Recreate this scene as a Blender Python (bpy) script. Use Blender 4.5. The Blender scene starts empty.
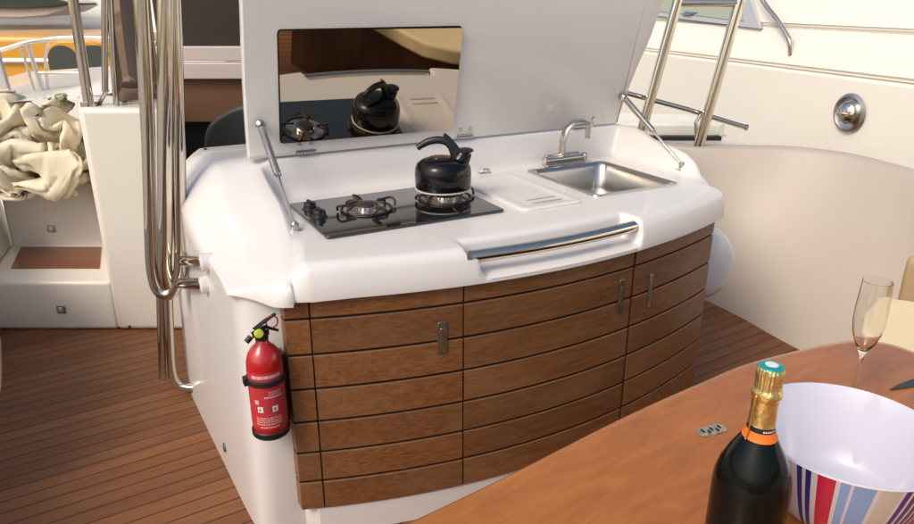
import bpy, bmesh, math, random
from mathutils import Vector, Matrix, noise
random.seed(7)
R = math.radians
scene = bpy.context.scene
COL = scene.collection

# ------------------------------------------------------------------ materials
def newmat(name):
    m = bpy.data.materials.new(name); m.use_nodes = True
    nt = m.node_tree; b = nt.nodes['Principled BSDF']
    return m, nt, b

def plain(name, col, rough=.5, metal=0, coat=0, bump=0, bscale=60, var=0, vscale=4, spec=.5, rvar=0, **kw):
    m, nt, b = newmat(name)
    b.inputs['Base Color'].default_value = (*col, 1)
    b.inputs['Roughness'].default_value = rough
    b.inputs['Metallic'].default_value = metal
    b.inputs['Coat Weight'].default_value = coat
    b.inputs['Coat Roughness'].default_value = .06
    b.inputs['Specular IOR Level'].default_value = spec
    for k, v in kw.items(): b.inputs[k.replace('_', ' ')].default_value = v
    tc = nt.nodes.new('ShaderNodeTexCoord')
    if var:
        n = nt.nodes.new('ShaderNodeTexNoise'); n.inputs['Scale'].default_value = vscale
        n.inputs['Detail'].default_value = 6; n.inputs['Roughness'].default_value = .6
        nt.links.new(tc.outputs['Object'], n.inputs['Vector'])
        mx = nt.nodes.new('ShaderNodeMix'); mx.data_type = 'RGBA'
        mx.inputs['A'].default_value = (*[c*(1-var) for c in col], 1)
        mx.inputs['B'].default_value = (*[min(1, c*(1+var*.5)) for c in col], 1)
        nt.links.new(n.outputs['Fac'], mx.inputs['Factor'])
        nt.links.new(mx.outputs['Result'], b.inputs['Base Color'])
    if rvar:
        n = nt.nodes.new('ShaderNodeTexNoise'); n.inputs['Scale'].default_value = 9
        n.inputs['Detail'].default_value = 5
        nt.links.new(tc.outputs['Object'], n.inputs['Vector'])
        mr = nt.nodes.new('ShaderNodeMapRange')
        mr.inputs['To Min'].default_value = rough-rvar; mr.inputs['To Max'].default_value = rough+rvar
        nt.links.new(n.outputs['Fac'], mr.inputs['Value'])
        nt.links.new(mr.outputs['Result'], b.inputs['Roughness'])
    if bump:
        n = nt.nodes.new('ShaderNodeTexNoise'); n.inputs['Scale'].default_value = bscale
        n.inputs['Detail'].default_value = 4
        nt.links.new(tc.outputs['Object'], n.inputs['Vector'])
        bp = nt.nodes.new('ShaderNodeBump'); bp.inputs['Strength'].default_value = bump
        bp.inputs['Distance'].default_value = .01
        nt.links.new(n.outputs['Fac'], bp.inputs['Height'])
        nt.links.new(bp.outputs['Normal'], b.inputs['Normal'])
    return m

def wood(name, dark, light, rough=.5, stretch=(1.2, 22, 22), coat=0, island=.25, wear=0, wearcol=(.3, .2, .12), rot=0, planks=None, blotch=0):
    """grain stretched along local x (rot turns it about z); planks=width adds caulked seams"""
    m, nt, b = newmat(name)
    L = nt.links; N = nt.nodes.new
    tc = N('ShaderNodeTexCoord'); mp = N('ShaderNodeMapping')
    mp.vector_type = 'TEXTURE'
    mp.inputs['Rotation'].default_value = (0, 0, rot)
    L.new(tc.outputs['Object'], mp.inputs['Vector'])
    src = mp.outputs['Vector']
    tint = None
    if planks:
        sx = N('ShaderNodeSeparateXYZ'); L.new(src, sx.inputs['Vector'])
        dv = N('ShaderNodeMath'); dv.operation = 'DIVIDE'; dv.inputs[1].default_value = planks
        L.new(sx.outputs['Y'], dv.inputs[0])
        fl = N('ShaderNodeMath'); fl.operation = 'FLOOR'; L.new(dv.outputs[0], fl.inputs[0])
        fr = N('ShaderNodeMath'); fr.operation = 'FRACT'; L.new(dv.outputs[0], fr.inputs[0])
        wn = N('ShaderNodeTexWhiteNoise'); wn.noise_dimensions = '1D'; L.new(fl.outputs[0], wn.inputs['W'])
        tint = wn.outputs['Value']
        pp = N('ShaderNodeMath'); pp.operation = 'PINGPONG'; pp.inputs[1].default_value = .5
        L.new(dv.outputs[0], pp.inputs[0])
        lt = N('ShaderNodeMapRange'); lt.inputs['From Min'].default_value = .026; lt.inputs['From Max'].default_value = .055
        L.new(pp.outputs[0], lt.inputs['Value']); seam = lt.outputs['Result']
        # shift grain per plank
        cb = N('ShaderNodeCombineXYZ'); ml = N('ShaderNodeMath'); ml.operation = 'MULTIPLY'; ml.inputs[1].default_value = 13
        L.new(tint, ml.inputs[0]); L.new(ml.outputs[0], cb.inputs['X']); L.new(ml.outputs[0], cb.inputs['Z'])
        ad = N('ShaderNodeVectorMath'); L.new(src, ad.inputs[0]); L.new(cb.outputs[0], ad.inputs[1]); src = ad.outputs[0]
    else:
        g = N('ShaderNodeNewGeometry'); tint = g.outputs['Random Per Island']
        cb = N('ShaderNodeCombineXYZ'); ml = N('ShaderNodeMath'); ml.operation = 'MULTIPLY'; ml.inputs[1].default_value = 9
        L.new(tint, ml.inputs[0]); L.new(ml.outputs[0], cb.inputs['X']); L.new(ml.outputs[0], cb.inputs['Z'])
        ad = N('ShaderNodeVectorMath'); L.new(src, ad.inputs[0]); L.new(cb.outputs[0], ad.inputs[1]); src = ad.outputs[0]
    sc = N('ShaderNodeVectorMath'); sc.operation = 'MULTIPLY'; sc.inputs[1].default_value = stretch
    L.new(src, sc.inputs[0])
    n1 = N('ShaderNodeTexNoise'); n1.inputs['Scale'].default_value = 3; n1.inputs['Detail'].default_value = 9
    n1.inputs['Roughness'].default_value = .65; n1.inputs['Distortion'].default_value = .6
    L.new(sc.outputs[0], n1.inputs['Vector'])
    r1 = N('ShaderNodeValToRGB'); r1.color_ramp.elements[0].position = .3; r1.color_ramp.elements[1].position = .72
    r1.color_ramp.elements[0].color = (*dark, 1); r1.color_ramp.elements[1].color = (*light, 1)
    L.new(n1.outputs['Fac'], r1.inputs['Fac'])
    # tint per plank
    hs = N('ShaderNodeHueSaturation')
    mr = N('ShaderNodeMapRange'); mr.inputs['To Min'].default_value = 1-island; mr.inputs['To Max'].default_value = 1+island
    L.new(tint, mr.inputs['Value']); L.new(mr.outputs['Result'], hs.inputs['Value'])
    L.new(r1.outputs['Color'], hs.inputs['Color'])
    out = hs.outputs['Color']
    if wear or blotch:
        n2 = N('ShaderNodeTexNoise'); n2.inputs['Scale'].default_value = 2.2 if wear else 1.6
        n2.inputs['Detail'].default_value = 7; n2.inputs['Roughness'].default_value = .6
        s2 = N('ShaderNodeVectorMath'); s2.operation = 'MULTIPLY'; s2.inputs[1].default_value = (1, 2.6, 2.6)
        L.new(src, s2.inputs[0]); L.new(s2.outputs[0], n2.inputs['Vector'])
        r2 = N('ShaderNodeMapRange'); r2.inputs['From Min'].default_value = .42; r2.inputs['From Max'].default_value = .75
        r2.inputs['To Max'].default_value = wear or blotch
        L.new(n2.outputs['Fac'], r2.inputs['Value'])
        mx = N('ShaderNodeMix'); mx.data_type = 'RGBA'; mx.inputs['B'].default_value = (*wearcol, 1)
        L.new(r2.outputs['Result'], mx.inputs['Factor']); L.new(out, mx.inputs['A']); out = mx.outputs['Result']
    if planks:
        mx = N('ShaderNodeMix'); mx.data_type = 'RGBA'; mx.inputs['A'].default_value = (.022, .012, .008, 1)
        L.new(seam, mx.inputs['Factor']); L.new(out, mx.inputs['B']); out = mx.outputs['Result']
    L.new(out, b.inputs['Base Color'])
    b.inputs['Roughness'].default_value = rough
    b.inputs['Coat Weight'].default_value = coat; b.inputs['Coat Roughness'].default_value = .08
    bp = N('ShaderNodeBump'); bp.inputs['Strength'].default_value = .25; bp.inputs['Distance'].default_value = .002
    L.new(n1.outputs['Fac'], bp.inputs['Height']); L.new(bp.outputs['Normal'], b.inputs['Normal'])
    return m

M = {}
M['gel'] = plain('white_gelcoat', (.755, .725, .70), .26, coat=.35, var=.035, vscale=2.5)
M['cream'] = plain('cream_gelcoat', (.80, .75, .66), .35, coat=.2, var=.04, vscale=2)
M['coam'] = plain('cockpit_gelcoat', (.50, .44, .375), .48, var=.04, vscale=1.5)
M['hull'] = plain('warm_hull_gelcoat', (.86, .83, .74), .22, coat=.5, var=.02, vscale=1)
M['hullgroove'] = plain('hull_groove_paint', (.55, .50, .40), .4)
M['chrome'] = plain('polished_stainless', (.66, .61, .52), .08, 1, rvar=.05)
M['steel'] = plain('brushed_stainless', (.56, .54, .51), .27, 1, var=.1, vscale=30, rvar=.08)
M['sink'] = plain('sink_stainless', (.50, .48, .45), .24, 1, rvar=.08)
M['brass'] = plain('worn_latch_metal', (.36, .32, .22), .38, .9, var=.3, vscale=60)
M['mirror'] = plain('mirror_glass', (.54, .47, .37), .012, 1)
M['glassblack'] = plain('black_hob_glass', (.010, .011, .011), .06, coat=1)
M['enamel'] = plain('black_enamel', (.004, .004, .005), .10, spec=.35)
M['plasticblack'] = plain('black_plastic', (.012, .012, .012), .38, bump=.1, bscale=300)
M['iron'] = plain('pan_support_enamel', (.035, .022, .018), .42)
M['rubber'] = plain('black_rubber', (.01, .01, .01), .6)
M['red'] = plain('red_paint', (.46, .010, .011), .25, coat=.6)
M['redlabel'] = plain('red_label', (.50, .04, .05), .4)
M['labelprint'] = plain('label_print', (.72, .42, .38), .5)
M['yellowgreen'] = plain('yellow_green_plastic', (.55, .62, .05), .4)
M['teak'] = wood('cabinet_teak', (.11, .038, .012), (.275, .118, .042), .42, stretch=(1.6, 48, 48), island=.2, wear=.55, wearcol=(.27, .155, .078))
M['deck'] = wood('teak_decking', (.145, .050, .015), (.245, .092, .029), .60, stretch=(1.0, 30, 30), island=.22, rot=R(32), planks=.066, wear=.45, wearcol=(.28, .135, .055))
M['tread'] = wood('varnished_tread', (.13, .036, .012), (.26, .085, .028), .35, coat=.3, stretch=(1, 12, 12), island=0)
M['table'] = wood('varnished_table', (.34, .110, .016), (.52, .18, .029), .24, stretch=(2.2, 9, 9), coat=.45, island=0, rot=R(35), blotch=.4, wearcol=(.36, .11, .014))
M['tableedge'] = plain('table_edge_varnish', (.26, .085, .02), .3, coat=.6)
M['seam'] = plain('seam_black', (.006, .005, .005), .8)
M['canvas'] = plain('cream_canvas', (.86, .77, .57), .85, bump=.3, bscale=400, var=.12, vscale=9)
M['cushion'] = plain('cream_vinyl', (.80, .66, .40), .5, bump=.15, bscale=90)
M['tan'] = plain('tan_upholstery', (.48, .34, .19), .6, bump=.2, bscale=120)
M['bluestripe'] = plain('melamine_white', (.60, .59, .67), .12, coat=.6)
M['navy'] = plain('navy_print', (.022, .022, .20), .15, coat=.6)
M['bowlred'] = plain('red_print', (.50, .012, .06), .15, coat=.6)
M['lightblue'] = plain('light_blue_print', (.22, .36, .66), .15, coat=.6)
M['beige'] = plain('beige_print', (.52, .50, .43), .15, coat=.6)
M['gold'] = plain('gold_foil', (.80, .62, .26), .30, 1, bump=.35, bscale=70, rvar=.1)
M['teal'] = plain('teal_foil', (.02, .36, .34), .3, .3, bump=.3, bscale=150)
M['foilwhite'] = plain('white_print', (.75, .78, .80), .4)
M['orange'] = plain('orange_label', (.85, .17, .01), .45)
M['bottle'] = plain('dark_bottle_glass', (.003, .004, .003), .12, spec=.22)
M['yellow'] = plain('yellow_hull_paint', (.72, .34, .03), .35, coat=.3, var=.05)
M['darkglass'] = plain('dark_window_glass', (.05, .06, .05), .08, coat=.6)
M['greenglass'] = plain('green_tinted_glass', (.36, .40, .30), .15, coat=.3)
M['brownpanel'] = plain('dark_brown_panel', (.026, .014, .009), .5, var=.4, vscale=2)
M['tanpanel'] = plain('brown_wood_panel', (.17, .085, .045), .35, coat=.3, var=.2, vscale=3)
M['basewood'] = wood('dark_base_wood', (.035, .016, .007), (.12, .052, .02), .4, stretch=(3, 3, .8), island=.1)
M['trim'] = plain('greige_trim', (.56, .49, .44), .4)
M['black'] = plain('soft_black', (.012, .012, .013), .5)
M['chairgrey'] = plain('charcoal_leather', (.045, .045, .04), .42, bump=.1)
M['greypost'] = plain('grey_strap', (.50, .48, .44), .6)
M['railwhite'] = plain('pale_rail', (.78, .75, .70), .25, .6)
M['knife'] = plain('knife_coating', (.07, .075, .06), .28, .6)
M['badge'] = plain('pitted_nickel', (.50, .46, .38), .33, 1, bump=.9, bscale=260, var=.35, vscale=140)
M['hall'] = plain('pale_hall_floor', (.42, .38, .33), .8, var=.2, vscale=.6)
M['boatwhite'] = plain('white_boat_paint', (.82, .80, .75), .3, coat=.3)
M['plastic'] = plain('grey_white_vinyl', (.60, .60, .62), .25, coat=.4, bump=.25, bscale=14)
m, nt, b = newmat('clear_glass'); M['glass'] = m
b.inputs['Base Color'].default_value = (.97, .97, .95, 1); b.inputs['Roughness'].default_value = .02
b.inputs['Transmission Weight'].default_value = 1; b.inputs['IOR'].default_value = 1.45
m, nt, b = newmat('windscreen_glass'); M['windscreen'] = m
b.inputs['Base Color'].default_value = (.30, .22, .17, 1); b.inputs['Roughness'].default_value = .03
b.inputs['Metallic'].default_value = .75

# ------------------------------------------------------------------ mesh building
class MB:
    def __init__(s): s.v = []; s.f = []; s.mi = []; s.mats = []; s.cur = 0
    def mat(s, m):
        if m not in s.mats: s.mats.append(m)
        s.cur = s.mats.index(m); return s
    def add(s, vs, fs):
        o = len(s.v); s.v += [tuple(v) for v in vs]
        for f in fs: s.f.append([i+o for i in f]); s.mi.append(s.cur)
        return s
    def grid(s, rows, closeu=False, closev=False, skip=None):
        nr, nc = len(rows), len(rows[0]); vs = [p for r in rows for p in r]; fs = []
        for i in range(nr if closev else nr-1):
            for j in range(nc if closeu else nc-1):
                if skip and skip(i, j): continue
                a, b_ = i, (i+1) % nr; c, d = j, (j+1) % nc
                fs.append([a*nc+c, a*nc+d, b_*nc+d, b_*nc+c])
        return s.add(vs, fs)
    def box(s, x0, y0, z0, x1, y1, z1):
        vs = [(x, y, z) for z in (z0, z1) for y in (y0, y1) for x in (x0, x1)]
        return s.add(vs, [[0, 2, 3, 1], [4, 5, 7, 6], [0, 1, 5, 4], [2, 6, 7, 3], [0, 4, 6, 2], [1, 3, 7, 5]])
    def prism(s, poly, z0, z1, cap=True):
        n = len(poly); vs = [(x, y, z0) for x, y in poly]+[(x, y, z1) for x, y in poly]
        fs = [[i, (i+1) % n, n+(i+1) % n, n+i] for i in range(n)]
        if cap: fs += [list(range(n))[::-1], [n+i for i in range(n)]]
        return s.add(vs, fs)
    def lathe(s, prof, seg=40, c=(0, 0, 0)):
        rows = []
        for r, z in prof:
            rows.append([(c[0]+r*math.cos(2*math.pi*k/seg), c[1]+r*math.sin(2*math.pi*k/seg), c[2]+z) for k in range(seg)])
        s.grid(rows, closeu=True)
        return s
    def tube(s, pts, r, seg=14, caps=True, closed=False, flat=None):
        pts = [Vector(p) for p in pts]; n = len(pts); rows = []
        up = None
        for i, p in enumerate(pts):
            if closed: t = (pts[(i+1) % n]-pts[i-1]).normalized()
            else: t = (pts[min(i+1, n-1)]-pts[max(i-1, 0)]).normalized()
            if up is None:
                up = Vector((0, 0, 1)) if abs(t.z) < .9 else Vector((1, 0, 0))
            a = (up-t*up.dot(t)).normalized(); up = a; b_ = t.cross(a)
            rr = r[i] if isinstance(r, (list, tuple)) else r
            fa = flat if flat else 1
            rows.append([tuple(p+a*rr*fa*math.cos(2*math.pi*k/seg)+b_*rr*math.sin(2*math.pi*k/seg)) for k in range(seg)])
        s.grid(rows, closeu=True, closev=closed)
        if caps and not closed:
            o = len(s.v); 
            s.add(rows[0], [list(range(seg))[::-1]]); s.add(rows[-1], [list(range(seg))])
        return s
    def xf(s, mtx):
        s.v = [tuple(mtx @ Vector(v)) for v in s.v]; return s
    def build(s, name, parent=None, mat=None, smooth=35, bevel=0, bseg=2, loc=(0, 0, 0), rot=(0, 0, 0), subsurf=0, merge=True, solid=0):
        me = bpy.data.meshes.new(name)
        me.from_pydata(s.v, [], s.f)
        mats = s.mats or [mat]
        for m_ in mats: me.materials.append(m_)
        if s.mats: me.polygons.foreach_set('material_index', s.mi)
        bm = bmesh.new(); bm.from_mesh(me)
        if merge: bmesh.ops.remove_doubles(bm, verts=bm.verts, dist=.00001)
        bmesh.ops.recalc_face_normals(bm, faces=bm.faces)
        bm.to_mesh(me); bm.free()
        me.validate()
        for p in me.polygons: p.use_smooth = True
        if smooth and not subsurf: me.set_sharp_from_angle(angle=R(smooth))
        o = bpy.data.objects.new(name, me); COL.objects.link(o)
        o.location = loc; o.rotation_euler = rot
        if parent: o.parent = parent
        if solid:
            md = o.modifiers.new('solid', 'SOLIDIFY'); md.thickness = solid; md.offset = -1
        if bevel:
            md = o.modifiers.new('bevel', 'BEVEL'); md.width = bevel; md.segments = bseg; md.limit_method = 'ANGLE'; md.angle_limit = R(40)
            md.harden_normals = False
        if subsurf:
            md = o.modifiers.new('sub', 'SUBSURF'); md.levels = subsurf; md.render_levels = subsurf
        return o

def spline(pts, n=8, closed=False):
    """Catmull-Rom through points"""
    P = [Vector(p) for p in pts]; out = []; N_ = len(P)
    rng = range(N_) if closed else range(N_-1)
    for i in rng:
        if closed: p0, p1, p2, p3 = P[i-1], P[i], P[(i+1) % N_], P[(i+2) % N_]
        else: p0, p1, p2, p3 = P[max(i-1, 0)], P[i], P[i+1], P[min(i+2, N_-1)]
        for k in range(n):
            t = k/n
            out.append(.5*((2*p1)+(p2-p0)*t+(2*p0-5*p1+4*p2-p3)*t*t+(3*p1-p0-3*p2+p3)*t**3))
    if not closed: out.append(P[-1])
    return out

def rrect(cx, cy, hx, hy, r, n=6):
    out = []
    for sx, sy, a0 in ((1, 1, 0), (-1, 1, 90), (-1, -1, 180), (1, -1, 270)):
        for k in range(n+1):
            a = R(a0+90*k/n)
            out.append((cx+sx*(hx-r)+r*math.cos(a), cy+sy*(hy-r)+r*math.sin(a)))
    return out

def tag(o, label=None, cat=None, group=None, kind=None):
    if label: o['label'] = label
    if cat: o['category'] = cat
    if group: o['group'] = group
    if kind: o['kind'] = kind
    return o
def thing(name, label, cat, loc=(0, 0, 0), rz=0, group=None):
    o = bpy.data.objects.new(name, None); COL.objects.link(o)
    o.empty_display_size = .1
    o.location = loc; o.rotation_euler = (0, 0, rz)
    return tag(o, label, cat, group)

# galley frame: x' along the front, y' into the unit
GO = Vector((-.473, 1.774, 0)); GA = R(28.1)
GM = Matrix.Translation(GO) @ Matrix.Rotation(GA, 4, 'Z')
def W(x, y, z=0): return tuple(GM @ Vector((x, y, z)))

def ss(a, b_, x):
    t = max(0, min(1, (x-a)/(b_-a))); return t*t*(3-2*t)
def lerp(a, b_, t): return a+(b_-a)*t
def interp(tab, x):
    if x <= tab[0][0]: return tab[0][1]
    for (a, va), (b_, vb) in zip(tab, tab[1:]):
        if x <= b_: return lerp(va, vb, (x-a)/(b_-a))
    return tab[-1][1]

# ------------------------------------------------------------------ THE GALLEY UNIT
galley = thing('galley_unit', 'white cockpit galley with raised mirrored lid, hob counter and curved teak doors', 'galley', tuple(GO), GA)
def arc(x):
    y = -(.15-(x-.815)**2/4.42)
    if x > 1.68: y += 1.6*(x-1.68)**2
    return y

def arcm(x): return arc(x)+max(0, -x)*.85

# --- counter moulding as one grid
HC = .90
XL = [-1.0, -.93, -.86, -.78, -.7, -.61, -.52, -.43, -.34, -.17, 0]           # outer left slope parameter (t=-1 outermost)
ridge = [(0, .862), (.1, .880), (.2, .898), (.3, .915), (.43, .942), (.55, .964), (.65, .985), (.70, 1.008), (.75, 1.028), (.8, 1.033), (1.06, 1.03), (1.10, 1.0)]
ridge_x = [(0, .018), (.06, .04), (.2, .078), (.3, .098), (.43, .116), (.65, .125), (.8, .13), (1.1, .13)]
cols = [('V', 1.0), ('V', .5)]
for t in XL: cols.append(('L', -t))
for x in (.008, .018, .03, .042, .052): cols.append(('l', x))
xm = [.18, .25, .35, .45, .49, .498, .505, .512, .519, .526, .534, .542, .550, .558, .57, .63, .7, .8, .9, 1.0, 1.08, 1.11, 1.12, 1.126, 1.133, 1.14, 1.147, 1.154, 1.165, 1.2, 1.3, 1.4, 1.5, 1.57, 1.62, 1.66]
for x in xm: cols.append(('m', x))
for x in (1.685, 1.70, 1.715, 1.73, 1.745, 1.76): cols.append(('r', x))
for t in (.25, .6, 1.0): cols.append(('R', t))
NP = [(0, .795), (.02, .80), (.021, .815), (.015, .845), (.008, .872), (.001, .888), (-.014, .8975), (-.035, .90), (-.10, .90), (-.13, .90)]
RP = [(0, .795), (.02, .80), (.020, .812), (.012, .816), (-.066, .820), (-.078, .830), (-.080, .885), (-.086, .897), (-.10, .90), (-.13, .90)]
YI = [.17, .21, .25, .30, .35, .40, .45, .50, .55, .60, .655, .675, .687, .695, .702, .710, .722, .74, .80, .95, 1.06, 1.10, 1.10]
def zy(y):   # main section height against depth
    return interp([(.66, .90), (.675, .902), (.687, .910), (.695, .925), (.702, .96), (.708, 1.01), (.715, 1.028), (.73, 1.032), (1.06, 1.03), (1.10, 1.0)], y)
rr_tab = [(0, .86), (.10, .865), (.12, .87), (.22, .941), (.306, .975), (.48, 1.0), (.61, 1.032), (1.1, 1.03)]
xo_tab = [(0, -.118), (.25, -.119), (.5, -.129), (.8, -.141), (1.1, -.154)]
zo_tab = [(0, .787), (.14, .79), (.3, .80), (.48, .82), (.62, .85), (.78, .88), (1.1, .90)]
zv_tab = [(0, .782), (.12, .782), (.2, .775), (.3, .755), (.4, .73), (.5, .715), (1.1, .70)]
rows = []
NR = len(NP)+len(YI)
for j in range(NR):
    row = []
    for kind, q in cols:
        if kind in 'LV': x = -.118 if kind == 'V' else lerp(.05, -.118, q)
        elif kind == 'l': x = .018+q*1.6
        elif kind == 'R': x = lerp(1.76, 1.785, q)
        else: x = q
        front = j < len(NP)
        if front:
            a, za = NP[j]; b_, zb = RP[j]
            w = 0
            if kind == 'm':
                if j <= 4: w = ss(.530, .556, x)*(1-ss(1.126, 1.150, x))
                else: w = ss(.500, .518, x)*(1-ss(1.122, 1.150, x))
            d = lerp(a, b_, w); z = lerp(za, zb, w)
            if d > 0: d *= lerp(1, .3, ss(-.01, .09, -x))
            yy = arcm(x); y = yy-d; fr = (z-.795)/.105; last = False
        else:
            yy = YI[j-len(NP)]; y = yy; fr = 1; last = j == NR-1
            if kind in 'LVrRl' and yy < .66:
                ys = arcm(x)+.13
                y = ys+(yy-.13)/(.66-.13)*(.66-ys); yy = y
            z = zy(yy)
        yk = max(0, y)
        zr = interp(ridge, yk)
        if kind in 'LV':
            qq = 1 if kind == 'V' else q
            rx = interp(ridge_x, yk)
            x = lerp(rx, interp(xo_tab, yk), qq)
            zo = interp(zo_tab, yk)
            steep = ss(.3, .95, yk)
            prof_ = lerp(1-(1-qq)**1.06, max(0, (qq-.5)/.5)**1.3, steep)
            zt = lerp(zr, zo, prof_)
            if kind == 'V': zt = lerp(zo, min(zo, interp(zv_tab, yk)), q); x -= .002*q
            z = .785+(zt-.785)*fr if front else zt
        elif kind == 'l':
            x = interp(ridge_x, yk)+q
            w = ss(.004, .045, q)
            zc = lerp(zr, HC if yy < .66 else zy(yy), w)
            if front: z = .795+(zc-.795)*fr
            else: z = zc
        elif kind in 'rR':
            zrr = interp(rr_tab, yk)
            hb = HC if yy < .66 else zy(yy)
            w = ss(1.69, 1.75, x)
            zc = lerp(hb, max(zrr, hb) if yy > .10 else lerp(hb, zrr, .6), w)
            if front: z = .795+(zc-.795)*fr
            else: z = zc
            if kind == 'R': z = lerp(z, .78, q*q)
            x = 1.64+(x-1.64)*lerp(.22, 1, ss(-.08, .33, y))
        if last: z = .60 if kind in 'LV' else .78
        row.append((x, y, z))
    rows.append(row)
ci = {round(c[1], 3): i for i, c in enumerate(cols) if c[0] == 'm'}
def skip(i, j):   # sink opening
    y0 = YI.index(.17)+len(NP); y1 = YI.index(.60)+len(NP)
    return y0 <= i < y1 and ci[1.2] <= j < ci[1.57]
top = MB().grid(rows, skip=skip).build('counter_moulding', galley, M['gel'], smooth=58)

# --- body under the counter
pl_b = [(-.177, 1.10), (-.163, .8), (-.147, .5), (-.132, .22), (-.122, .12), (-.108, .078), (-.08, .058), (-.04, .05), (.02, .045)]
pl_t = [(-.150, 1.10), (-.135, .8), (-.122, .5), (-.105, .25), (-.096, .17), (-.08, .125), (-.06, .10), (-.03, .08), (.02, .06)]
bl = [(x, arc(x)+.005) for x in [.05+.08*k for k in range(20)]]+[(1.64, .06), (1.70, .25), (1.72, .6), (1.72, 1.10)]
bt = [(x, arc(x)+.03) for x in [.05+.08*k for k in range(20)]]+[(1.64, .08), (1.70, .25), (1.73, .6), (1.73, 1.09)]
pb = [v.to_2d() for v in spline([(x, y, 0) for x, y in pl_b], 4)]+[Vector(p) for p in bl]
pt = [v.to_2d() for v in spline([(x, y, 0) for x, y in pl_t], 4)]+[Vector(p) for p in bt]
bmid = [(a.x, a.y) for a in pb]
n_left = len(spline([(x, y, 0) for x, y in pl_b], 4))
rws = [[(a.x, a.y, 0) for a in pb], [(lerp(a.x, b_.x, .12), lerp(a.y, b_.y, .12), .096) if k < n_left or k >= n_left+20 else (a.x, a.y, .096) for k, (a, b_) in enumerate(zip(pb, pt))]]
r3 = []
for k, (a, b_) in enumerate(zip(pb, pt)):
    t = .098/.8
    r3.append((lerp(a.x, b_.x, t), lerp(a.y, b_.y, t)+(.04 if k >= n_left and k < n_left+20 else 0), .098))
rws.append(r3)
for t, z in ((.25, .2), (.5, .4), (.75, .6), (1, .80)):
    rws.append([(lerp(a.x, b_.x, t), max(lerp(a.y, b_.y, t), r3[k][1]) if n_left <= k < n_left+20 else lerp(a.y, b_.y, t), z) for k, (a, b_) in enumerate(zip(pb, pt))])
MB().grid(rws, closeu=True).build('body_panel', galley, M['gel'], smooth=40)
mb = MB().lathe([(0, .003), (.006, .003), (.008, 0)], 14)
mb.build('cap_screw', galley, M['black'], loc=(.0, 1.02, 1.032))
# oval speaker-like drain fitting low on the side
mb = MB().lathe([(0, .006), (.010, .006), (.016, .003), (.018, 0)], 20)
o = mb.build('drain_fitting', galley, M['steel'], loc=(-.1425, .46, .09), rot=(0, R(-90), R(-6)))

# --- teak doors: planks follow the arc
ZS = [.100, .1965, .2045, .2990, .307, .4045, .4125, .513, .521, .623, .631, .734, .742, .800]
planks_z = [(ZS[i], ZS[i+1]) for i in range(0, 14, 2)]
def door(name, x0, x1, label=None):
    mb = MB().mat(M['teak'])
    n = max(1, int((x1-x0)/.04))
    for z0, z1 in planks_z:
        c = .002
        prof = [(.045, z0), (c, z0), (0, z0+c), (0, z1-c), (c, z1), (.045, z1)]
        rws = []
        for k in range(n+1):
            x = lerp(x0, x1, k/n)
            rws.append([(x, arc(x)+d, z) for d, z in prof])
        mb.grid(rws, closeu=True)
        np_ = len(prof)
        mb.add(rws[0], [list(range(np_))]); mb.add(rws[-1], [list(range(np_))[::-1]])
    mb.mat(M['seam'])
    rws = []
    for k in range(n+1):
        x = lerp(x0+.001, x1-.001, k/n)
        rws.append([(x, arc(x)+d, z) for d, z in ((.007, .102), (.007, .798), (.04, .798), (.04, .102))])
    mb.grid(rws, closeu=True)
    o = mb.build(name, galley, smooth=30)
    if label: tag(o, label)
    return o
door('teak_end_strip', 0, .062)
d1 = door('teak_door', .067, .488, 'left teak door with a worn brass-grey latch')
d2 = door('teak_door', .494, 1.126, 'wide middle teak door with a slim steel latch')
d3 = door('teak_door', 1.138, 1.625, 'right hand teak door with a slim steel latch')
def arcang(x): return math.atan2(arc(x+.01)-arc(x-.01), .02)
def latch(par, x, z0, z1, w, mat_):
    mb = MB().mat(mat_)
    mb.prism(rrect(0, 0, w/2, (z1-z0)/2, w*.28, 4), 0, .004)
    mb.mat(M['steel'] if mat_ is M['brass'] else M['brass'])
    mb.prism(rrect(0, 0, w*.22, (z1-z0)*.30, w*.12, 3), .004, .0055)
    o = mb.build('latch', par, bevel=.0008)
    o.rotation_euler = (R(90), 0, arcang(x)); o.location = (x, arc(x)-.0002, (z0+z1)/2)
latch(d1, .425, .588, .690, .028, M['brass'])
latch(d2, 1.075, .588, .705, .018, M['steel'])
latch(d3, 1.225, .565, .690, .018, M['steel'])

# --- grab rail in the apron recess
pts = [(x, arc(x)+.024, .870) for x in [.522+.0306*k for k in range(21)]]
MB().tube(pts, .019, 18).build('grab_rail', galley, M['chrome'])

# --- raised lid
AL = R(13.2)
def LP(x, s, n=0):
    return (x, .722-s*math.sin(AL)-n*math.cos(AL), 1.034+s*math.cos(AL)-n*math.sin(AL))
def lidx_r(s): return interp([(0, 1.744), (.13, 1.757), (.27, 1.786), (.38, 1.815), (.54, 1.833), (.66, 1.82)], s)
outl = [(.097, .003), (.094, .14), (.093, .3), (.096, .45), (.10, .58), (.115, .66), (.16, .715), (.25, .74)]
outl += [(.5, .765), (.815, .78), (1.2, .765), (1.6, .74), (1.72, .715), (1.79, .67)]
outl += [(1.825, .60), (lidx_r(.54), .53), (1.815, .38), (1.786, .27), (1.760, .14), (1.745, .03), (1.742, .003)]
ol = [(v.x, v.y) for v in spline([(x, y, 0) for x, y in outl], 5)]
cx, cy = .93, .38
def shrink(o_, d):
    n = len(o_); out = []
    for i in range(n):
        a = Vector(o_[i-1]); b_ = Vector(o_[(i+1) % n]); t = (b_-a)
        if t.length < 1e-9: t = Vector((1, 0))
        t.normalize(); nn = Vector((-t.y, t.x))
        c_ = Vector((cx, cy))-Vector(o_[i])
        if nn.dot(c_) < 0: nn = -nn
        p = Vector(o_[i])+nn*d; out.append((p.x, p.y))
    return out
mb = MB().mat(M['gel'])
rws = []
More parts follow.
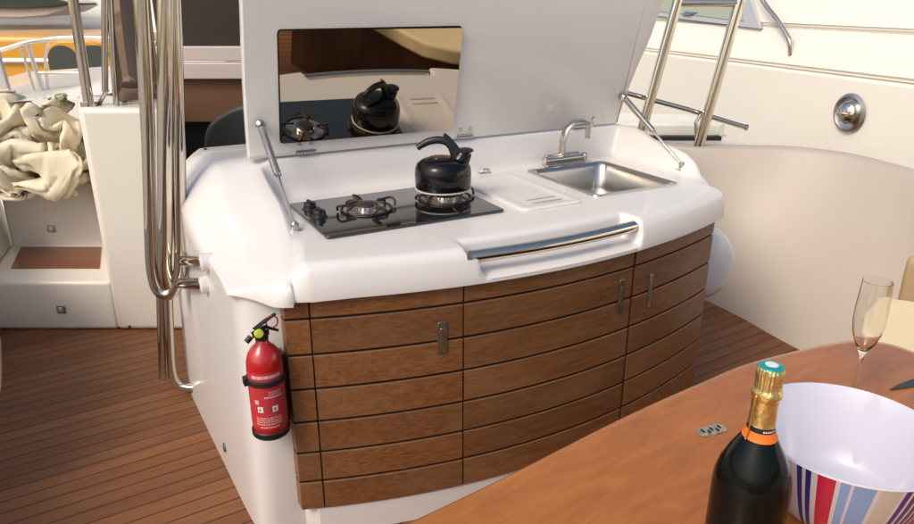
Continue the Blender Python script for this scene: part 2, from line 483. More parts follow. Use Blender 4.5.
for d, n_ in ((.006, 0), (.003, -.001), (.001, -.004), (0, -.009), (0, -.032), (.003, -.04)):
    rws.append([LP(x, s, n_) for x, s in shrink(ol, d)])
mb.grid(rws, closeu=True)
nn_ = len(ol)
mb.add(rws[0], [list(range(nn_))]); mb.add(rws[-1], [list(range(nn_))[::-1]])
lid = mb.build('lid', galley, smooth=40)
# mirror
def lidplate(x0, x1, s0, s1, n0, n1, r, mat_, name, par, bevel=0, yaw=0):
    mb = MB()
    poly = rrect((x0+x1)/2, (s0+s1)/2, (x1-x0)/2, (s1-s0)/2, r, 4)
    a = [LP(x, s, n0) for x, s in poly]; b_ = [LP(x, s, n1+(.0098+yaw*(x-(x0+x1)/2)-.016*(s-(s0+s1)/2) if yaw else 0)) for x, s in poly]; n = len(poly)
    mb.grid([a, b_], closeu=True); mb.add(b_, [list(range(n))]); mb.add(a, [list(range(n))[::-1]])
    return mb.build(name, par, mat_, bevel=bevel, smooth=30)
mir = lidplate(.210, .884, .058, .448, .0005, .004, .012, M['mirror'], 'mirror', lid, yaw=.020)
lidplate(.206, .888, .054, .452, .0002, .0022, .014, M['seam'], 'mirror_seal', lid)
for hx in (.300, .955, 1.52):
    mb = MB().mat(M['steel'])
    poly = rrect(hx, .0135, .036, .0085, .003, 3); n = len(poly)
    a = [LP(x, s, 0) for x, s in poly]; b_ = [LP(x, s, .004) for x, s in poly]
    mb.grid([a, b_], closeu=True); mb.add(b_, [list(range(n))])
    for k in range(6):
        x = hx-.03+.012*k
        mb.tube([LP(x-.0045, .013, .005), LP(x+.0045, .013, .005)], .005, 8)
    for dx in (-.022, .022):
        c_ = [LP(hx+dx, .043, h) for h in (0, .003, .005)]
        mb.tube(c_, [.0085, .0075, .003], 12)
    mb.build('hinge', lid)
# gas struts
def strut(base, top_, side):
    b_ = Vector(base); t = Vector(top_)
    mb = MB().mat(M['steel'])
    # rod, then cylinder, thick at the lid end
    mid = b_.lerp(t, .47)
    mb.mat(M['chrome']); mb.tube([b_, mid], .0052, 10)
    mb.mat(M['steel']); mb.tube([mid-(t-b_)*.01, mid, t.lerp(b_, .04)], [.008, .0128, .0128], 16)
    s_ = mb.build('gas_strut', galley)
    mb = MB().mat(M['steel'])
    mb.tube([t+Vector((0, .012, .002)), t+Vector((0, -.002, 0)), t+Vector((0, -.012, -.003))], [.016, .018, .010], 16)
    mb.build('lid_stud', s_)
    mb = MB().mat(M['steel'])
    mb.tube([b_+Vector((0, 0, -.02)), b_+Vector((0, 0, .004)), b_+Vector((0, 0, .012))], [.013, .013, .006], 14)
    mb.box(b_.x-.018, b_.y-.014, b_.z-.022, b_.x+.018, b_.y+.014, b_.z-.016)
    mb.build('base_bracket', s_)
strut((.122, .278, .918), LP(.137, .137, .018), 1)
strut((1.722, .285, .935), LP(1.728, .133, .018), -1)

# --- chopping board / cover panel moulded beside the hob, lid catch
mb = MB()
rws = []
for d, z in ((0, .9005), (0, .905), (.004, .9075), (.012, .908), (.03, .908), (.034, .9065), (.06, .9065)):
    rws.append([(x, y, z) for x, y in rrect(.975, .35, .125-d, .235-d, max(.004, .028-d*.5), 5)])
mb.grid(rws, closeu=True); n = len(rws[0]); mb.add(rws[-1], [list(range(n))])
brd = mb.build('counter_cover_panel', galley, M['gel'], smooth=30)
for k, yy in enumerate((.215, .175)):
    mb = MB().prism(rrect(.985, yy, .062, .005, .004, 3), .9080, .9085)
    mb.build('finger_slot', brd, M['hullgroove'])
mb = MB(); mb.box(.99, .655, .90, 1.045, .672, .905); mb.tube([(1.0, .663, .905), (1.015, .663, .918), (1.04, .663, .912)], .004, 8)
mb.build('lid_catch', galley, M['steel'], bevel=.001)

# --- sink
mb = MB()
rws = []
X0, Y0 = 1.385, .385
for hx, hy, r, z in ((.203, .232, .030, .9008), (.202, .231, .030, .9045), (.190, .219, .030, .9050), (.184, .213, .035, .902), (.178, .207, .045, .885), (.172, .200, .055, .80), (.166, .194, .06, .765), (.15, .178, .055, .748), (.12, .15, .05, .742), (.03, .03, .029, .738)):
    rws.append([(x, y, z) for x, y in rrect(X0, Y0, hx, hy, r, 7)])
mb.grid(rws, closeu=True); n = len(rws[0]); mb.add(rws[-1], [list(range(n))])
snk = mb.build('sink', galley, M['sink'], smooth=50)
MB().lathe([(0, .003), (.018, .003), (.022, .006), (.028, .006), (.03, 0)], 24, (X0, Y0, .738)).build('drain', snk, M['chrome'])

# --- tap
tap = thing('folding_tap', 'chrome folding tap standing behind the sink against the upstand', 'tap', W(1.40, .645, .90), GA)
mb = MB(); mb.box(-.098, -.022, 0, .098, .026, .010)
mb.tube([(-.098, -.004, .026), (.098, -.004, .026)], .014, 14)
mb.tube([(-.085, .016, .036), (.085, .016, .036)], .010, 12)
mb.tube([(-.108, -.004, .026), (-.096, -.004, .026)], .0175, 14); mb.tube([(.096, -.004, .026), (.108, -.004, .026)], .0175, 14)
mb.build('tap_base', tap, M['steel'], bevel=.001)
sp = spline([(-.012, .005, .02), (-.010, .004, .07), (-.006, .002, .115), (.006, 0, .150), (.040, -.004, .176), (.080, -.008, .178), (.108, -.012, .165)], 7)
MB().tube(sp, .0195, 18, flat=.5).build('spout', tap, M['steel'])
mb = MB(); mb.tube([(.108, -.012, .172), (.110, -.012, .150)], .019, 18); mb.tube([(.110, -.012, .150), (.112, -.012, .105)], .0135, 18)
mb.tube([(.085, -.016, .160), (.135, -.01, .162)], .006, 10)
mb.build('outlet', tap, M['steel'], bevel=.0015)
# stud beside the tap on the lid
mb = MB(); mb.tube([LP(1.60, .035, 0), LP(1.60, .035, .006)], .009, 14); mb.build('lid_stud_cap', lid, M['steel'])

# ------------------------------------------------------------------ HOB
hob = thing('gas_hob', 'black glass two burner gas hob set in the white counter', 'hob', W(.487, .350, .9005), GA)
MB().prism(rrect(0, 0, .308, .205, .012, 4), 0, .010).build('glass_top', hob, M['glassblack'], bevel=.003, bseg=3)
def burner(x, y, s=1.0):
    mb = MB().mat(M['steel'])
    mb.lathe([(.086*s, .010), (.084*s, .0135), (.075*s, .0125), (.052*s, .011), (.04*s, .012)], 40, (x, y, 0))
    o = mb.build('burner', hob)
    mb = MB().mat(M['chrome'])
    mb.lathe([(.043*s, .011), (.043*s, .022), (.038*s, .026)], 36, (x, y, 0))
    for k in range(18):
        a = k*math.pi/9
        mb.box(x+.0435*s*math.cos(a)-.002, y+.0435*s*math.sin(a)-.002, .014, x+.0435*s*math.cos(a)+.002, y+.0435*s*math.sin(a)+.002, .024)
    mb.build('burner_crown', o)
    MB().lathe([(.0, .036), (.024*s, .035), (.034*s, .032), (.040*s, .027), (.037*s, .025)], 36, (x, y, 0)).build('burner_cap', o, M['iron'])
    mb = MB().mat(M['iron'])
    ring = [(x+.092*s*math.cos(2*math.pi*k/40), y+.092*s*math.sin(2*math.pi*k/40), .014) for k in range(40)]
    mb.tube(ring, .0035, 8, closed=True)
    for k in range(4):
        a = R(8+90*k); ca, sa = math.cos(a), math.sin(a)
        path = [(.098, -.034, .016), (.104, -.026, .026), (.106, -.012, .034), (.100, 0, .037), (.075, .004, .035), (.050, .006, .034), (.064, .014, .030), (.088, .024, .024), (.096, .034, .016)]
        pp = spline([(x+(u*ca-v*sa)*s, y+(u*sa+v*ca)*s, w) for u, v, w in path], 5)
        mb.tube(pp, .0042, 8)
    mb.build('pan_support', hob)
burner(-.098, .012, .92)
burner(.195, .012, 1.0)
for kx, ky in ((-.262, .105), (-.262, .005)):
    mb = MB(); mb.lathe([(.026, .010), (.026, .013), (.021, .015), (.020, .028), (.018, .032), (0, .032)], 24, (kx, ky, 0))
    mb.box(kx-.005, ky-.021, .030, kx+.005, ky+.021, .038)
    mb.build('control_knob', hob, M['plasticblack'], bevel=.001)

# ------------------------------------------------------------------ KETTLE
ket = thing('black_kettle', 'glossy black enamel whistling kettle standing on the right burner', 'kettle', W(.683, .378, .937), GA-R(28.1))
mb = MB().mat(M['enamel'])
mb.lathe([(0, .002), (.086, .002), (.092, .006), (.0965, .014), (.0985, .03), (.099, .060), (.097, .080), (.090, .096), (.074, .107), (.054, .114), (.030, .118), (0, .119)], 56)
kb = mb.build('kettle_body', ket, smooth=60)
mb = MB().lathe([(.0935, .004), (.0990, .0055), (.0990, .0090), (.0955, .0105)], 56); mb.build('base_rim', kb, M['trim'])
sp = spline([(.045, .0, .085), (.062, .004, .105), (.072, .006, .124), (.076, .006, .134)], 5)
MB().tube(sp, [lerp(.034, .024, i/(len(sp)-1)) for i in range(len(sp))], 20).build('spout', ket, M['enamel'])
mb = MB().lathe([(.025, .0), (.029, .002), (.029, .007), (.02, .012), (.0, .013)], 22, (.077, .006, .134)); mb.build('spout_cap', ket, M['plasticblack'])
# handle: rises at the spout and sweeps over the body, free at the back
mb = MB()
h1 = spline([(.048, 0, .105), (.040, 0, .128), (.030, 0, .152), (.012, 0, .170), (-.02, 0, .176), (-.055, 0, .168), (-.088, 0, .148)], 6)
nh = len(h1); mb.tube(h1, [lerp(.016, .0115, i/nh) if i < nh-4 else .0105 for i in range(nh)], 14)
h2 = spline([(.058, 0, .128), (.044, 0, .150), (.024, 0, .176), (.004, 0, .196)], 5)
mb.tube(h2, [lerp(.012, .006, i/(len(h2)-1)) for i in range(len(h2))], 12)
mb.build('handle', ket, M['plasticblack'], smooth=60)
MB().lathe([(.0, .006), (.034, .004), (.036, .0), (.034, -.002)], 30, (-.012, 0, .114)).build('lid', ket, M['enamel'])

# ------------------------------------------------------------------ FIRE EXTINGUISHER
ext = thing('fire_extinguisher', 'small red fire extinguisher strapped in a black bracket beside the teak doors', 'extinguisher', W(-.066, .002, .405), GA)
mb = MB().mat(M['red'])
mb.lathe([(0, 0), (.035, 0), (.046, .006), (.050, .016), (.050, .215), (.049, .230), (.043, .252), (.031, .270), (.019, .280), (.016, .296), (.0, .296)], 48)
eb = mb.build('cylinder', ext, smooth=50)
def curvlabel(z0, z1, a0, a1, r, name, mat_, par):
    n = 14; rws = []
    for z in (z0, z1): rws.append([(r*math.cos(R(lerp(a0, a1, k/n))), r*math.sin(R(lerp(a0, a1, k/n))), z) for k in range(n+1)])
    return rws
FRONT = 256  # towards the viewer in galley axes
mb = MB().mat(M['redlabel']); mb.grid(curvlabel(.035, .165, FRONT-85, FRONT+75, .0503, '', None, None))
mb.grid(curvlabel(.186, .212, FRONT-85, FRONT+75, .0503, '', None, None))
mb.mat(M['labelprint'])
rnd = random.Random(3)
def bars(z, h, a0, a1, gap=2.0, mn=3, mx=9):
    a = a0
    while a < a1:
        w = rnd.uniform(mn, mx); e = min(a+w, a1)
        mb.grid(curvlabel(z, z+h, FRONT+a, FRONT+e, .0506, '', None, None)); a = e+gap
bars(.194, .010, -45, 50, 1.5, 14, 24)
for z in (.150, .143): bars(z, .0035, 5, 45)
for z in (.134,): bars(z, .005, -10, 50, 1.5, 10, 20)
for z in (.070, .0635, .057, .050): bars(z, .0035, -42, 42)
for z in (.040,): bars(z, .004, -30, 30, 2, 8, 14)
mb.mat(M['foilwhite'])
for a in (-25, 22):
    mb.grid(curvlabel(.090, .108, FRONT+a-9, FRONT+a+9, .0507, '', None, None))
mb.mat(M['redlabel'])
for a in (-25, 22):
    mb.grid(curvlabel(.094, .103, FRONT+a-4, FRONT+a+1, .0509, '', None, None))
mb.mat(M['labelprint'])
mb.grid(curvlabel(.115, .128, FRONT-42, FRONT-28, .0506, '', None, None))
mb.build('printed_label', eb, merge=False)
mb = MB().lathe([(.016, 0), (.018, .002), (.018, .020), (.012, .026), (.012, .034), (0, .034)], 20, (0, 0, .292))
mb.tube([(-.024, 0, .309), (.02, 0, .309)], .008, 12)
mb.build('valve', ext, M['plasticblack'], bevel=.001)
mb = MB()
mb.tube([(-.026, -.01, .318), (.012, 0, .326), (.046, .006, .306)], [.0085, .010, .0075], 10, flat=.5)
mb.tube([(-.020, -.01, .330), (.010, 0, .342), (.044, .006, .356)], [.0085, .009, .0065], 10, flat=.4)
mb.tube([(-.030, -.012, .312), (-.045, -.016, .300)], .008, 10)
mb.build('lever', ext, M['plasticblack'], smooth=50)
ring = [(.032+.016*math.cos(t*math.pi/10), .004, .335+.018*math.sin(t*math.pi/10)) for t in range(20)]
MB().tube(ring, .0022, 8, closed=True).build('pull_ring', ext, M['redlabel'])
MB().lathe([(0, .012), (.010, .011), (.013, .004), (.013, 0)], 18).build('pressure_gauge', ext, M['yellowgreen'], loc=(-.010, -.016, .318), rot=(R(75), 0, 0))
mb = MB().lathe([(.0506, .168), (.0545, .170), (.0545, .184), (.0506, .186)], 40)
mb.box(-.062, -.012, .166, -.046, .012, .188)
mb.build('strap', ext, M['rubber'], bevel=.001)
mb = MB(); mb.lathe([(0, -.004), (.046, -.004), (.0535, .002), (.0535, .020), (.0512, .021)], 40)
mb.box(-.012, .045, .0, .050, .060, .235); mb.box(.040, .012, .01, .060, .055, .225)
mb.build('bracket', ext, M['plasticblack'], bevel=.003)

# ------------------------------------------------------------------ FOREGROUND TABLE
far = [(-.50, .20), (-.47, .45), (-.34, .66), (-.18, .775), (-.083, .839), (.069, .948), (.302, 1.125), (.491, 1.255), (.60, 1.325), (.748, 1.392), (.86, 1.432), (.93, 1.437), (.985, 1.40), (1.02, 1.31), (1.04, 1.1), (1.04, .8), (1.02, .3), (.9, .12), (.2, .08), (-.35, .1)]
tp = [(v.x, v.y) for v in spline([(x, y, 0) for x, y in far], 6, closed=True)]
cx, cy = .35, .7
table = thing('cockpit_table', 'glossy varnished orange brown cockpit table in the foreground', 'table', (.35, .7, 0))
mb = MB().mat(M['table'])
rws = []
for d, z in ((.02, .815), (.004, .818), (0, .824), (0, .842), (.003, .848), (.008, .850), (.02, .850)):
    rws.append([(x-.35, y-.7, z) for x, y in shrink(tp, d)])
mb.grid(rws, closeu=True); n = len(tp)
mb.add(rws[-1], [list(range(n))]); mb.add(rws[0], [list(range(n))[::-1]])
tt = mb.build('tabletop', table, smooth=50)
MB().lathe([(0, 0), (.16, 0), (.16, .012), (.06, .03), (.045, .05), (.045, .80), (.12, .812), (0, .812)], 32).build('pedestal', table, M['steel'])
mb = MB().mat(M['badge'])
mb.prism(rrect(0, 0, .029, .0125, .010, 5), .0002, .0028)
mb.mat(M['seam'])
for i in range(5):
    mb.prism(rrect(-.018+.009*i, .003*(-1)**i, .0022, .0045, .001, 2), .0028, .0031)
o = mb.build('catch_plate', table, bevel=.0006, loc=(.452-.35, 1.077-.7, .850), rot=(0, 0, R(22)))

# --- bottle
bot = thing('sparkling_wine_bottle', 'dark wine bottle with gold foil neck, teal cap and orange neck band', 'bottle', (.382, .765, .8505))
mb = MB().mat(M['bottle'])
mb.lathe([(0, .01), (.036, .0), (.044, .002), (.0475, .010), (.0485, .03), (.0485, .125), (.047, .142), (.042, .160), (.034, .178), (.0255, .194), (.0195, .206), (.0165, .215)], 56)
mb.build('glass_body', bot, smooth=60)
MB().lathe([(.0217, .2024), (.0200, .2060), (.0188, .2092), (.0174, .2135)], 40).build('orange_neck_band', bot, M['orange'], solid=.0)
mb = MB().mat(M['plasticblack']); mb.lathe([(.0170, .2130), (.0164, .2205)], 40)
mb.mat(M['foilwhite'])
for k in range(7):
    a = R(258+k*9)
    t = Vector((-math.sin(a), math.cos(a), 0)); c_ = Vector((math.cos(a), math.sin(a), 0))*.0171+Vector((0, 0, .2165))
    h = .0013; w = .0009
    mb.add([c_-t*w-Vector((0, 0, h)), c_+t*w-Vector((0, 0, h)), c_+t*w+Vector((0, 0, h)), c_-t*w+Vector((0, 0, h))], [[0, 1, 2, 3]])
mb.build('black_neck_band', bot)
prof = [(.0168, .2205), (.0164, .225), (.0160, .240), (.0158, .250), (.0160, .257), (.0176, .260), (.0182, .264), (.0174, .268), (.0158, .270), (.0155, .275), (.0160, .290), (.0157, .297), (.0140, .300)]
mb = MB(); seg = 96; rws = []
for r, z in prof:
    row = []
    for k in range(seg):
        a = 2*math.pi*k/seg
        w = ss(.268, .278, z)
        rr_ = r+w*.0006*math.cos(a*22)+.0007*noise.noise(Vector((math.cos(a)*2.2, math.sin(a)*2.2, z*90)))
        row.append((rr_*math.cos(a), rr_*math.sin(a), z))
    rws.append(row)
mb.grid(rws, closeu=True)
mb.build('gold_foil', bot, M['gold'], smooth=60)
mb = MB().mat(M['teal']); mb.lathe([(.0150, .2990), (.0142, .3010), (.0110, .3022), (.0078, .3024)], 40)
mb.mat(M['foilwhite']); mb.lathe([(.0078, .3024), (.005, .3026), (0, .3027)], 40)
mb.build('cap_disc', bot)
pts = [(-.0168, -.008, .262), (-.0185, -.009, .24), (-.0195, -.009, .215), (-.0220, -.010, .203)]
MB().tube(spline(pts, 4), .0011, 6).build('foil_tear_strip', bot, M['gold'])

# --- striped bowl
bowl = thing('striped_bowl', 'white melamine salad bowl with red, blue, beige and navy stripes outside', 'bowl', (.571, .884, .8505))
RB, RT, HB = .080, .136, .130
def br(t): return RB+(RT-RB)*(t**.62)
SEG = 260
th = .0035
# stripe table in degrees, measured from the left of the bowl as seen (anticlockwise), repeated round
pattern = [('w', 3), ('navy', 3.2), ('w', 2.0), ('navy', 3.2), ('w', 3.5), ('red', 9.5), ('w', 2.4), ('lb', 5), ('w', 1.6), ('lb', 11), ('w', 2.4), ('be', 11), ('w', 2.2), ('navy', 3.4), ('w', 1.7), ('navy', 3.4), ('w', 1.7), ('navy', 3.4), ('w', 1.7), ('navy', 3.4), ('w', 2.6), ('red', 8.5), ('w', 2.2), ('lb', 17), ('w', 2.0), ('be', 8)]
tot = sum(p[1] for p in pattern); k_ = 360/4/tot if False else 1
mm = {'w': M['bluestripe'], 'navy': M['navy'], 'red': M['bowlred'], 'lb': M['lightblue'], 'be': M['beige']}
mb = MB().mat(M['bluestripe'])
# inner surface, rim, base
prof = [(0, .006), (RB-.02, .006), (RB-.006, .009)]+[(br(t)-th, .006+(HB-.006)*t) for t in (.06, .15, .3, .5, .7, .85, .98)]+[(RT-th*.7, HB+.0012), (RT-.001, HB+.001), (RT, HB-.002)]
mb.lathe(prof, 96)
mb.lathe([(0, .001), (RB-.012, .001), (RB-.010, 0), (RB-.003, 0), (RB, .003), (br(.035), .035*HB+.003)], 96)
bb = mb.build('bowl_body', bowl, smooth=50)
mb = MB()
a = 212.0; end = a+360; i = 0
tv = [.035, .06, .1, .17, .26, .38, .52, .68, .84, 1.0]
while a < end-.01:
    nm, w = pattern[i % len(pattern)]; i += 1
    w = min(w, end-a); mb.mat(mm[nm]); n = max(1, int(w/2))
    rws = []
    for t in tv:
        r = br(t) if t < 1 else RT; z = t*HB+.003*(1-t)-(.002 if t == 1 else 0)
        rws.append([(r*math.cos(R(lerp(a, a+w, k/n))), r*math.sin(R(lerp(a, a+w, k/n))), z) for k in range(n+1)])
    mb.grid(rws); a += w
mb.build('striped_wall', bowl, smooth=50)

# --- flute
fl = thing('champagne_flute', 'empty clear champagne flute standing on the table behind the bowl', 'glass', (.760, 1.190, .8505))
mb = MB()
po = [(0, .001), (.031, .001), (.032, .002), (.030, .004), (.012, .007), (.0045, .012), (.0036, .02), (.0034, .08), (.0045, .092), (.010, .103), (.018, .118), (.0245, .138), (.0275, .160), (.0280, .185), (.0265, .215), (.0250, .240)]
pi = [(.0242, .2403), (.0256, .215), (.0271, .185), (.0266, .160), (.0236, .138), (.017, .119), (.009, .106), (.003, .101), (0, .1005)]
mb.lathe(po+pi, 48)
mb.build('flute_glass', fl, M['glass'], smooth=60)
# --- knife
kn = thing('paring_knife', 'small knife with dark blade lying on the table behind the bowl', 'knife', (.845, 1.215, .851), R(22))
bl_ = [(0, 0), (.03, .007), (.07, .011), (.095, .012), (.095, -.010), (.05, -.009), (.02, -.005)]
MB().prism(bl_, .0, .002).build('blade', kn, M['knife'], bevel=.0006)
MB().tube([(.094, .001, .007), (.13, .001, .009), (.19, 0, .009), (.20, 0, .008)], [.009, .011, .012, .008], 14, flat=.7).build('handle', kn, M['steel'])

# ------------------------------------------------------------------ SETTING: deck, side walls, steps
mb = MB()
N_ = 40
mb.add([(-2.7, -2.5, 0), (2.6, -2.5, 0), (2.6, 4.8, 0), (-2.7, 4.8, 0)], [[0, 1, 2, 3]])
tag(mb.build('cockpit_floor', None, M['deck'], solid=0), kind='structure')
tag(MB().add([(-300, -300, -1.9), (300, -300, -1.9), (300, 300, -1.9), (-300, 300, -1.9)], [[0, 1, 2, 3]]).build('ground', None, M['hall']), kind='structure')

def loftwall(bot_, top_, zt, name, mat_, thick, outward, label, cat, cap=.03, lip=True):
    B = spline([(x, y, 0) for x, y in bot_], 6); T = spline([(x, y, zt if not callable(zt) else 0) for x, y in top_], 6)
    mb = MB(); rws = []
    for t in (0, .2, .45, .7, .88, 1):
        e = t**1.15
        rws.append([tuple(B[k].lerp(T[k], e).to_2d())+(lerp(0, zt, t),) for k in range(len(B))])
    # lip: outward and down
    def off(k, d, z):
        a = T[max(k-1, 0)]; b_ = T[min(k+1, len(T)-1)]; t = (b_-a).to_2d().normalized(); nn = Vector((-t.y, t.x))*outward
        return (T[k].x+nn.x*d, T[k].y+nn.y*d, z)
    for d, z in ((.006, zt+.008), (.02, zt+.013), (thick-.02, zt+.013), (thick, zt), (thick+.01, -.3)):
        rws.append([off(k, d, z) for k in range(len(T))])
    mb.grid(rws)
    return tag(mb.build(name, None, mat_, smooth=50), label, cat)
# starboard coaming (curved)
cb_ = [(1.02, 4.15), (1.22, 3.90), (1.374, 3.618), (1.484, 3.394), (1.558, 3.193), (1.63, 3.022), (1.765, 2.739), (1.90, 2.45), (2.02, 1.9), (2.05, 1.0), (2.05, -.5), (2.0, -2.2)]
ct_ = [(.95, 3.98), (1.15, 3.86), (1.32, 3.79), (1.58, 3.77), (1.78, 3.74), (1.93, 3.62), (2.01, 3.42), (2.07, 3.08), (2.12, 2.4), (2.14, 1.2), (2.14, -.5), (2.1, -2.2)]
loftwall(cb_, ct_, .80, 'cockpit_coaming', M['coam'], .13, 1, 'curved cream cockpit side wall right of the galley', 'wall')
# port side wall
pw_b = [(-2.62, 4.05), (-2.47, 3.74), (-2.31, 3.26), (-2.20, 3.08), (-1.926, 2.613), (-1.75, 2.2), (-1.62, 1.7), (-1.55, 1.0), (-1.55, 0), (-1.55, -2)]
pw_t = [(x-.10, y) for x, y in pw_b]
loftwall(pw_b, pw_t, .62, 'side_wall', M['cream'], .1, -1, 'cream side wall at the left edge beside the boarding steps', 'wall')
# aft bulkhead/settee behind the viewer closes the cockpit
st = thing('aft_settee', 'long cream settee across the cockpit behind the viewer', 'seat', (.2, -1.6, 0))
MB().box(-1.6, -.3, 0, 1.75, .3, .42).build('seat_base', st, M['cream'], bevel=.03, bseg=3)
MB().box(-1.55, -.22, .422, 1.70, .32, .52).build('seat_cushion', st, M['cushion'], bevel=.03, bseg=3)
MB().box(-1.55, -.42, .40, 1.70, -.24, .95).build('back_cushion', st, M['cushion'], bevel=.04, bseg=3)

# boarding steps (sheared to the hull side)
steps = thing('boarding_steps', 'white boarding steps with an inset teak tread and two courtesy lights', 'steps', (-2.0, 3.24, 0))
def S(pts): return [(x+2.0, y-3.24) for x, y in pts]
mb = MB()
mb.prism(S([(-2.32, 3.24), (-1.70, 3.24), (-2.0, 3.90), (-2.56, 3.90)]), 0, .262)
mb.build('lower_step', steps, M['cream'], bevel=.02, bseg=4)
mb = MB(); mb.prism(S([(-2.50, 3.775), (-1.95, 3.775), (-2.1, 4.3), (-2.7, 4.3)]), .2, .635)
mb.build('upper_step', steps, M['cream'], bevel=.02, bseg=4)
mb = MB().prism(S([(-2.295, 3.415), (-1.838, 3.415), (-1.985, 3.750), (-2.435, 3.750)]), .2625, .2665)
mb.build('teak_tread', steps, M['tread'], bevel=.0015)
def light(x, y, z):
    mb = MB().mat(M['steel']); mb.prism(rrect(0, 0, .021, .021, .005, 3), 0, .006)
    mb.mat(M['railwhite']); mb.prism(rrect(0, 0, .011, .011, .003, 3), .006, .008)
    mb.build('courtesy_light', steps, rot=(R(90), 0, 0), loc=(x+2.0, y-3.24, z), bevel=.001)
light(-1.972, 3.2395, .115); light(-2.257, 3.7745, .365)

# moulded pillar at the steps
pil = thing('moulded_pillar', 'tall white moulded pillar between the steps and the steel handrails', 'pillar', (-1.5, 3.24, 0))
def Pl(pts): return [(x+1.5, y-3.24) for x, y in pts]
MB().prism(Pl([(-1.705, 3.235), (-1.34, 3.235), (-1.40, 3.42), (-2.04, 3.9)]), 0, 1.105).build('pillar_body', pil, M['cream'], bevel=.025, bseg=4)
# arched shoulder with black seal
arch = [(-.075, 1.02)]+[(.13-.20*math.cos(R(a)), 1.11+.235*math.sin(R(a))) for a in range(0, 61, 10)]+[(.10, 1.325), (.10, 1.02)]
mb = MB(); 
mb.prism(arch, 0, .16)
o = mb.build('arched_shoulder', pil, M['trim'], rot=(R(90), 0, 0), loc=(0, .36, 0), bevel=.02, bseg=3)
seal = [(-.075, 0.19, 1.05)]+[(.13-.208*math.cos(R(a)), .19, 1.115+.24*math.sin(R(a))) for a in range(0, 71, 10)]
MB().tube(seal, .014, 10).build('black_seal', pil, M['rubber'])
MB().lathe([(0, .003), (.007, .002), (.008, 0)], 12).build('fixing_screw', pil, M['black'], rot=(R(90), 0, 0), loc=(-.145, -.0055, .02))

# ------------------------------------------------------------------ STEEL HANDRAILS (left)
def tubething(name, label, cat, paths, group=None, mat_=None, fit=None):
    allp = [Vector(p) for path, r, nm in paths for p in path]
    zmin = min(p.z for p in allp); base = min(allp, key=lambda p: p.z)
    t = thing(name, label, cat, tuple(base), 0, group)
    for path, r, nm in paths:
        mb = MB().tube([Vector(p)-base for p in path], r, 20)
        mb.build(nm, t, mat_ or M['chrome'], smooth=60)
    return t
Yt = 2.42
g1 = spline([(-.965, Yt, 1.95), (-1.009, Yt, 1.563), (-1.05, Yt, 1.148), (-1.093, Yt, .792), (-1.107, Yt, .67), (-1.108, Yt, .60), (-1.098, Yt, .560), (-1.074, Yt, .544), (-1.045, Yt, .558), (-1.013, Yt, .625), (-.997, Yt, .716), (-.988, Yt, .80), (-.948, Yt, 1.148), (-.904, Yt, 1.563), (-.86, Yt, 1.95)], 8)
g2 = spline([(-.865, Yt-.03, 1.95), (-.920, Yt-.03, 1.563), (-.980, Yt-.03, 1.148), (-1.030, Yt-.03, .792), (-1.055, Yt-.02, .66), (-1.058, Yt, .58)], 7)
E1 = Vector((-.995, Yt, .675)); E2 = Vector((-1.02, Yt, .588))
FN = Vector((-math.cos(GA), -math.sin(GA), 0))
F1 = Vector(W(-.128, .42, .795)); F2 = Vector(W(-.128, .50, .690))
t_ = tubething('steel_grab_handle', 'tall looped polished steel handrail fixed to the galley side by two stubs', 'handrail',
          [(g1, .0235, 'looped_tube'), (g2, .0255, 'inner_tube'),
           ([E1, E1.lerp(F1, .3), F1], .021, 'mounting_stub'), ([E2, E2.lerp(F2, .3), F2], .021, 'mounting_stub'),
           ([F1+FN*.020, F1+FN*.016, F1-FN*.02], [.020, .029, .029], 'stub_flange'), ([F2+FN*.020, F2+FN*.016, F2-FN*.02], [.020, .029, .029], 'stub_flange')])
for o in t_.children:
    if o.name.startswith('stub_flange'): o.data.materials[0] = M['gel']
Yt = 2.6
lp = spline([(-1.120, Yt, .58), (-1.145, Yt, .47), (-1.167, Yt, .265), (-1.178, Yt, .127), (-1.168, Yt, .070), (-1.140, Yt, .048), (-1.08, Yt-.01, .045)], 8)
tubething('lower_rail_loop', 'short steel rail loop reaching down to the teak deck beside the galley', 'handrail',
          [(lp, .0175, 'loop_tube'), (spline([(-1.175, Yt+.03, .56), (-1.205, Yt+.03, .30), (-1.232, Yt+.03, .07)], 6), .020, 'support_tube')])
# ------------------------------------------------------------------ WINDSCREEN posts, left background
tubething('windscreen_post', 'slanted thick polished steel post standing on the side deck behind the canvas', 'post',
          [([(-1.50, 3.3, 2.1), (-1.672, 3.3, 1.56), (-1.684, 3.3, 1.12)], .0225, 'post_tube'),
           ([(-1.684, 3.3, 1.125), (-1.684, 3.3, 1.105)], .036, 'foot_plate')])
tubething('thin_windscreen_post', 'thin polished steel post just left of the curved windscreen glass', 'post',
          [([(-1.51, 3.3, 2.1), (-1.535, 3.3, 1.56), (-1.60, 3.3, 1.17)], .014, 'post_tube'), ([(-1.60, 3.32, 1.175), (-1.66, 3.34, 1.105)], .010, 'brace')])
ws = thing('windscreen_end', 'curved reflective windscreen end pane in a chrome frame', 'windscreen', (-1.45, 3.32, 1.1))
mb = MB(); rws = []
for i in range(12):
    t = i/11; z = lerp(0.02, 1.0, t)
    rws.append([(lerp(-.10, .06, k/10)+.08*t-.03*math.sin(t*3), .12*math.sin(k/10*2.2), z) for k in range(11)])
mb.grid(rws); mb.build('glass_pane', ws, M['windscreen'], solid=.006)
MB().tube(spline([(-.118, 0, 0), (-.10, 0, .2), (-.06, 0, .55), (-.02, 0, 1.0)], 6), .020, 14, flat=.6).build('frame', ws, M['chrome'])
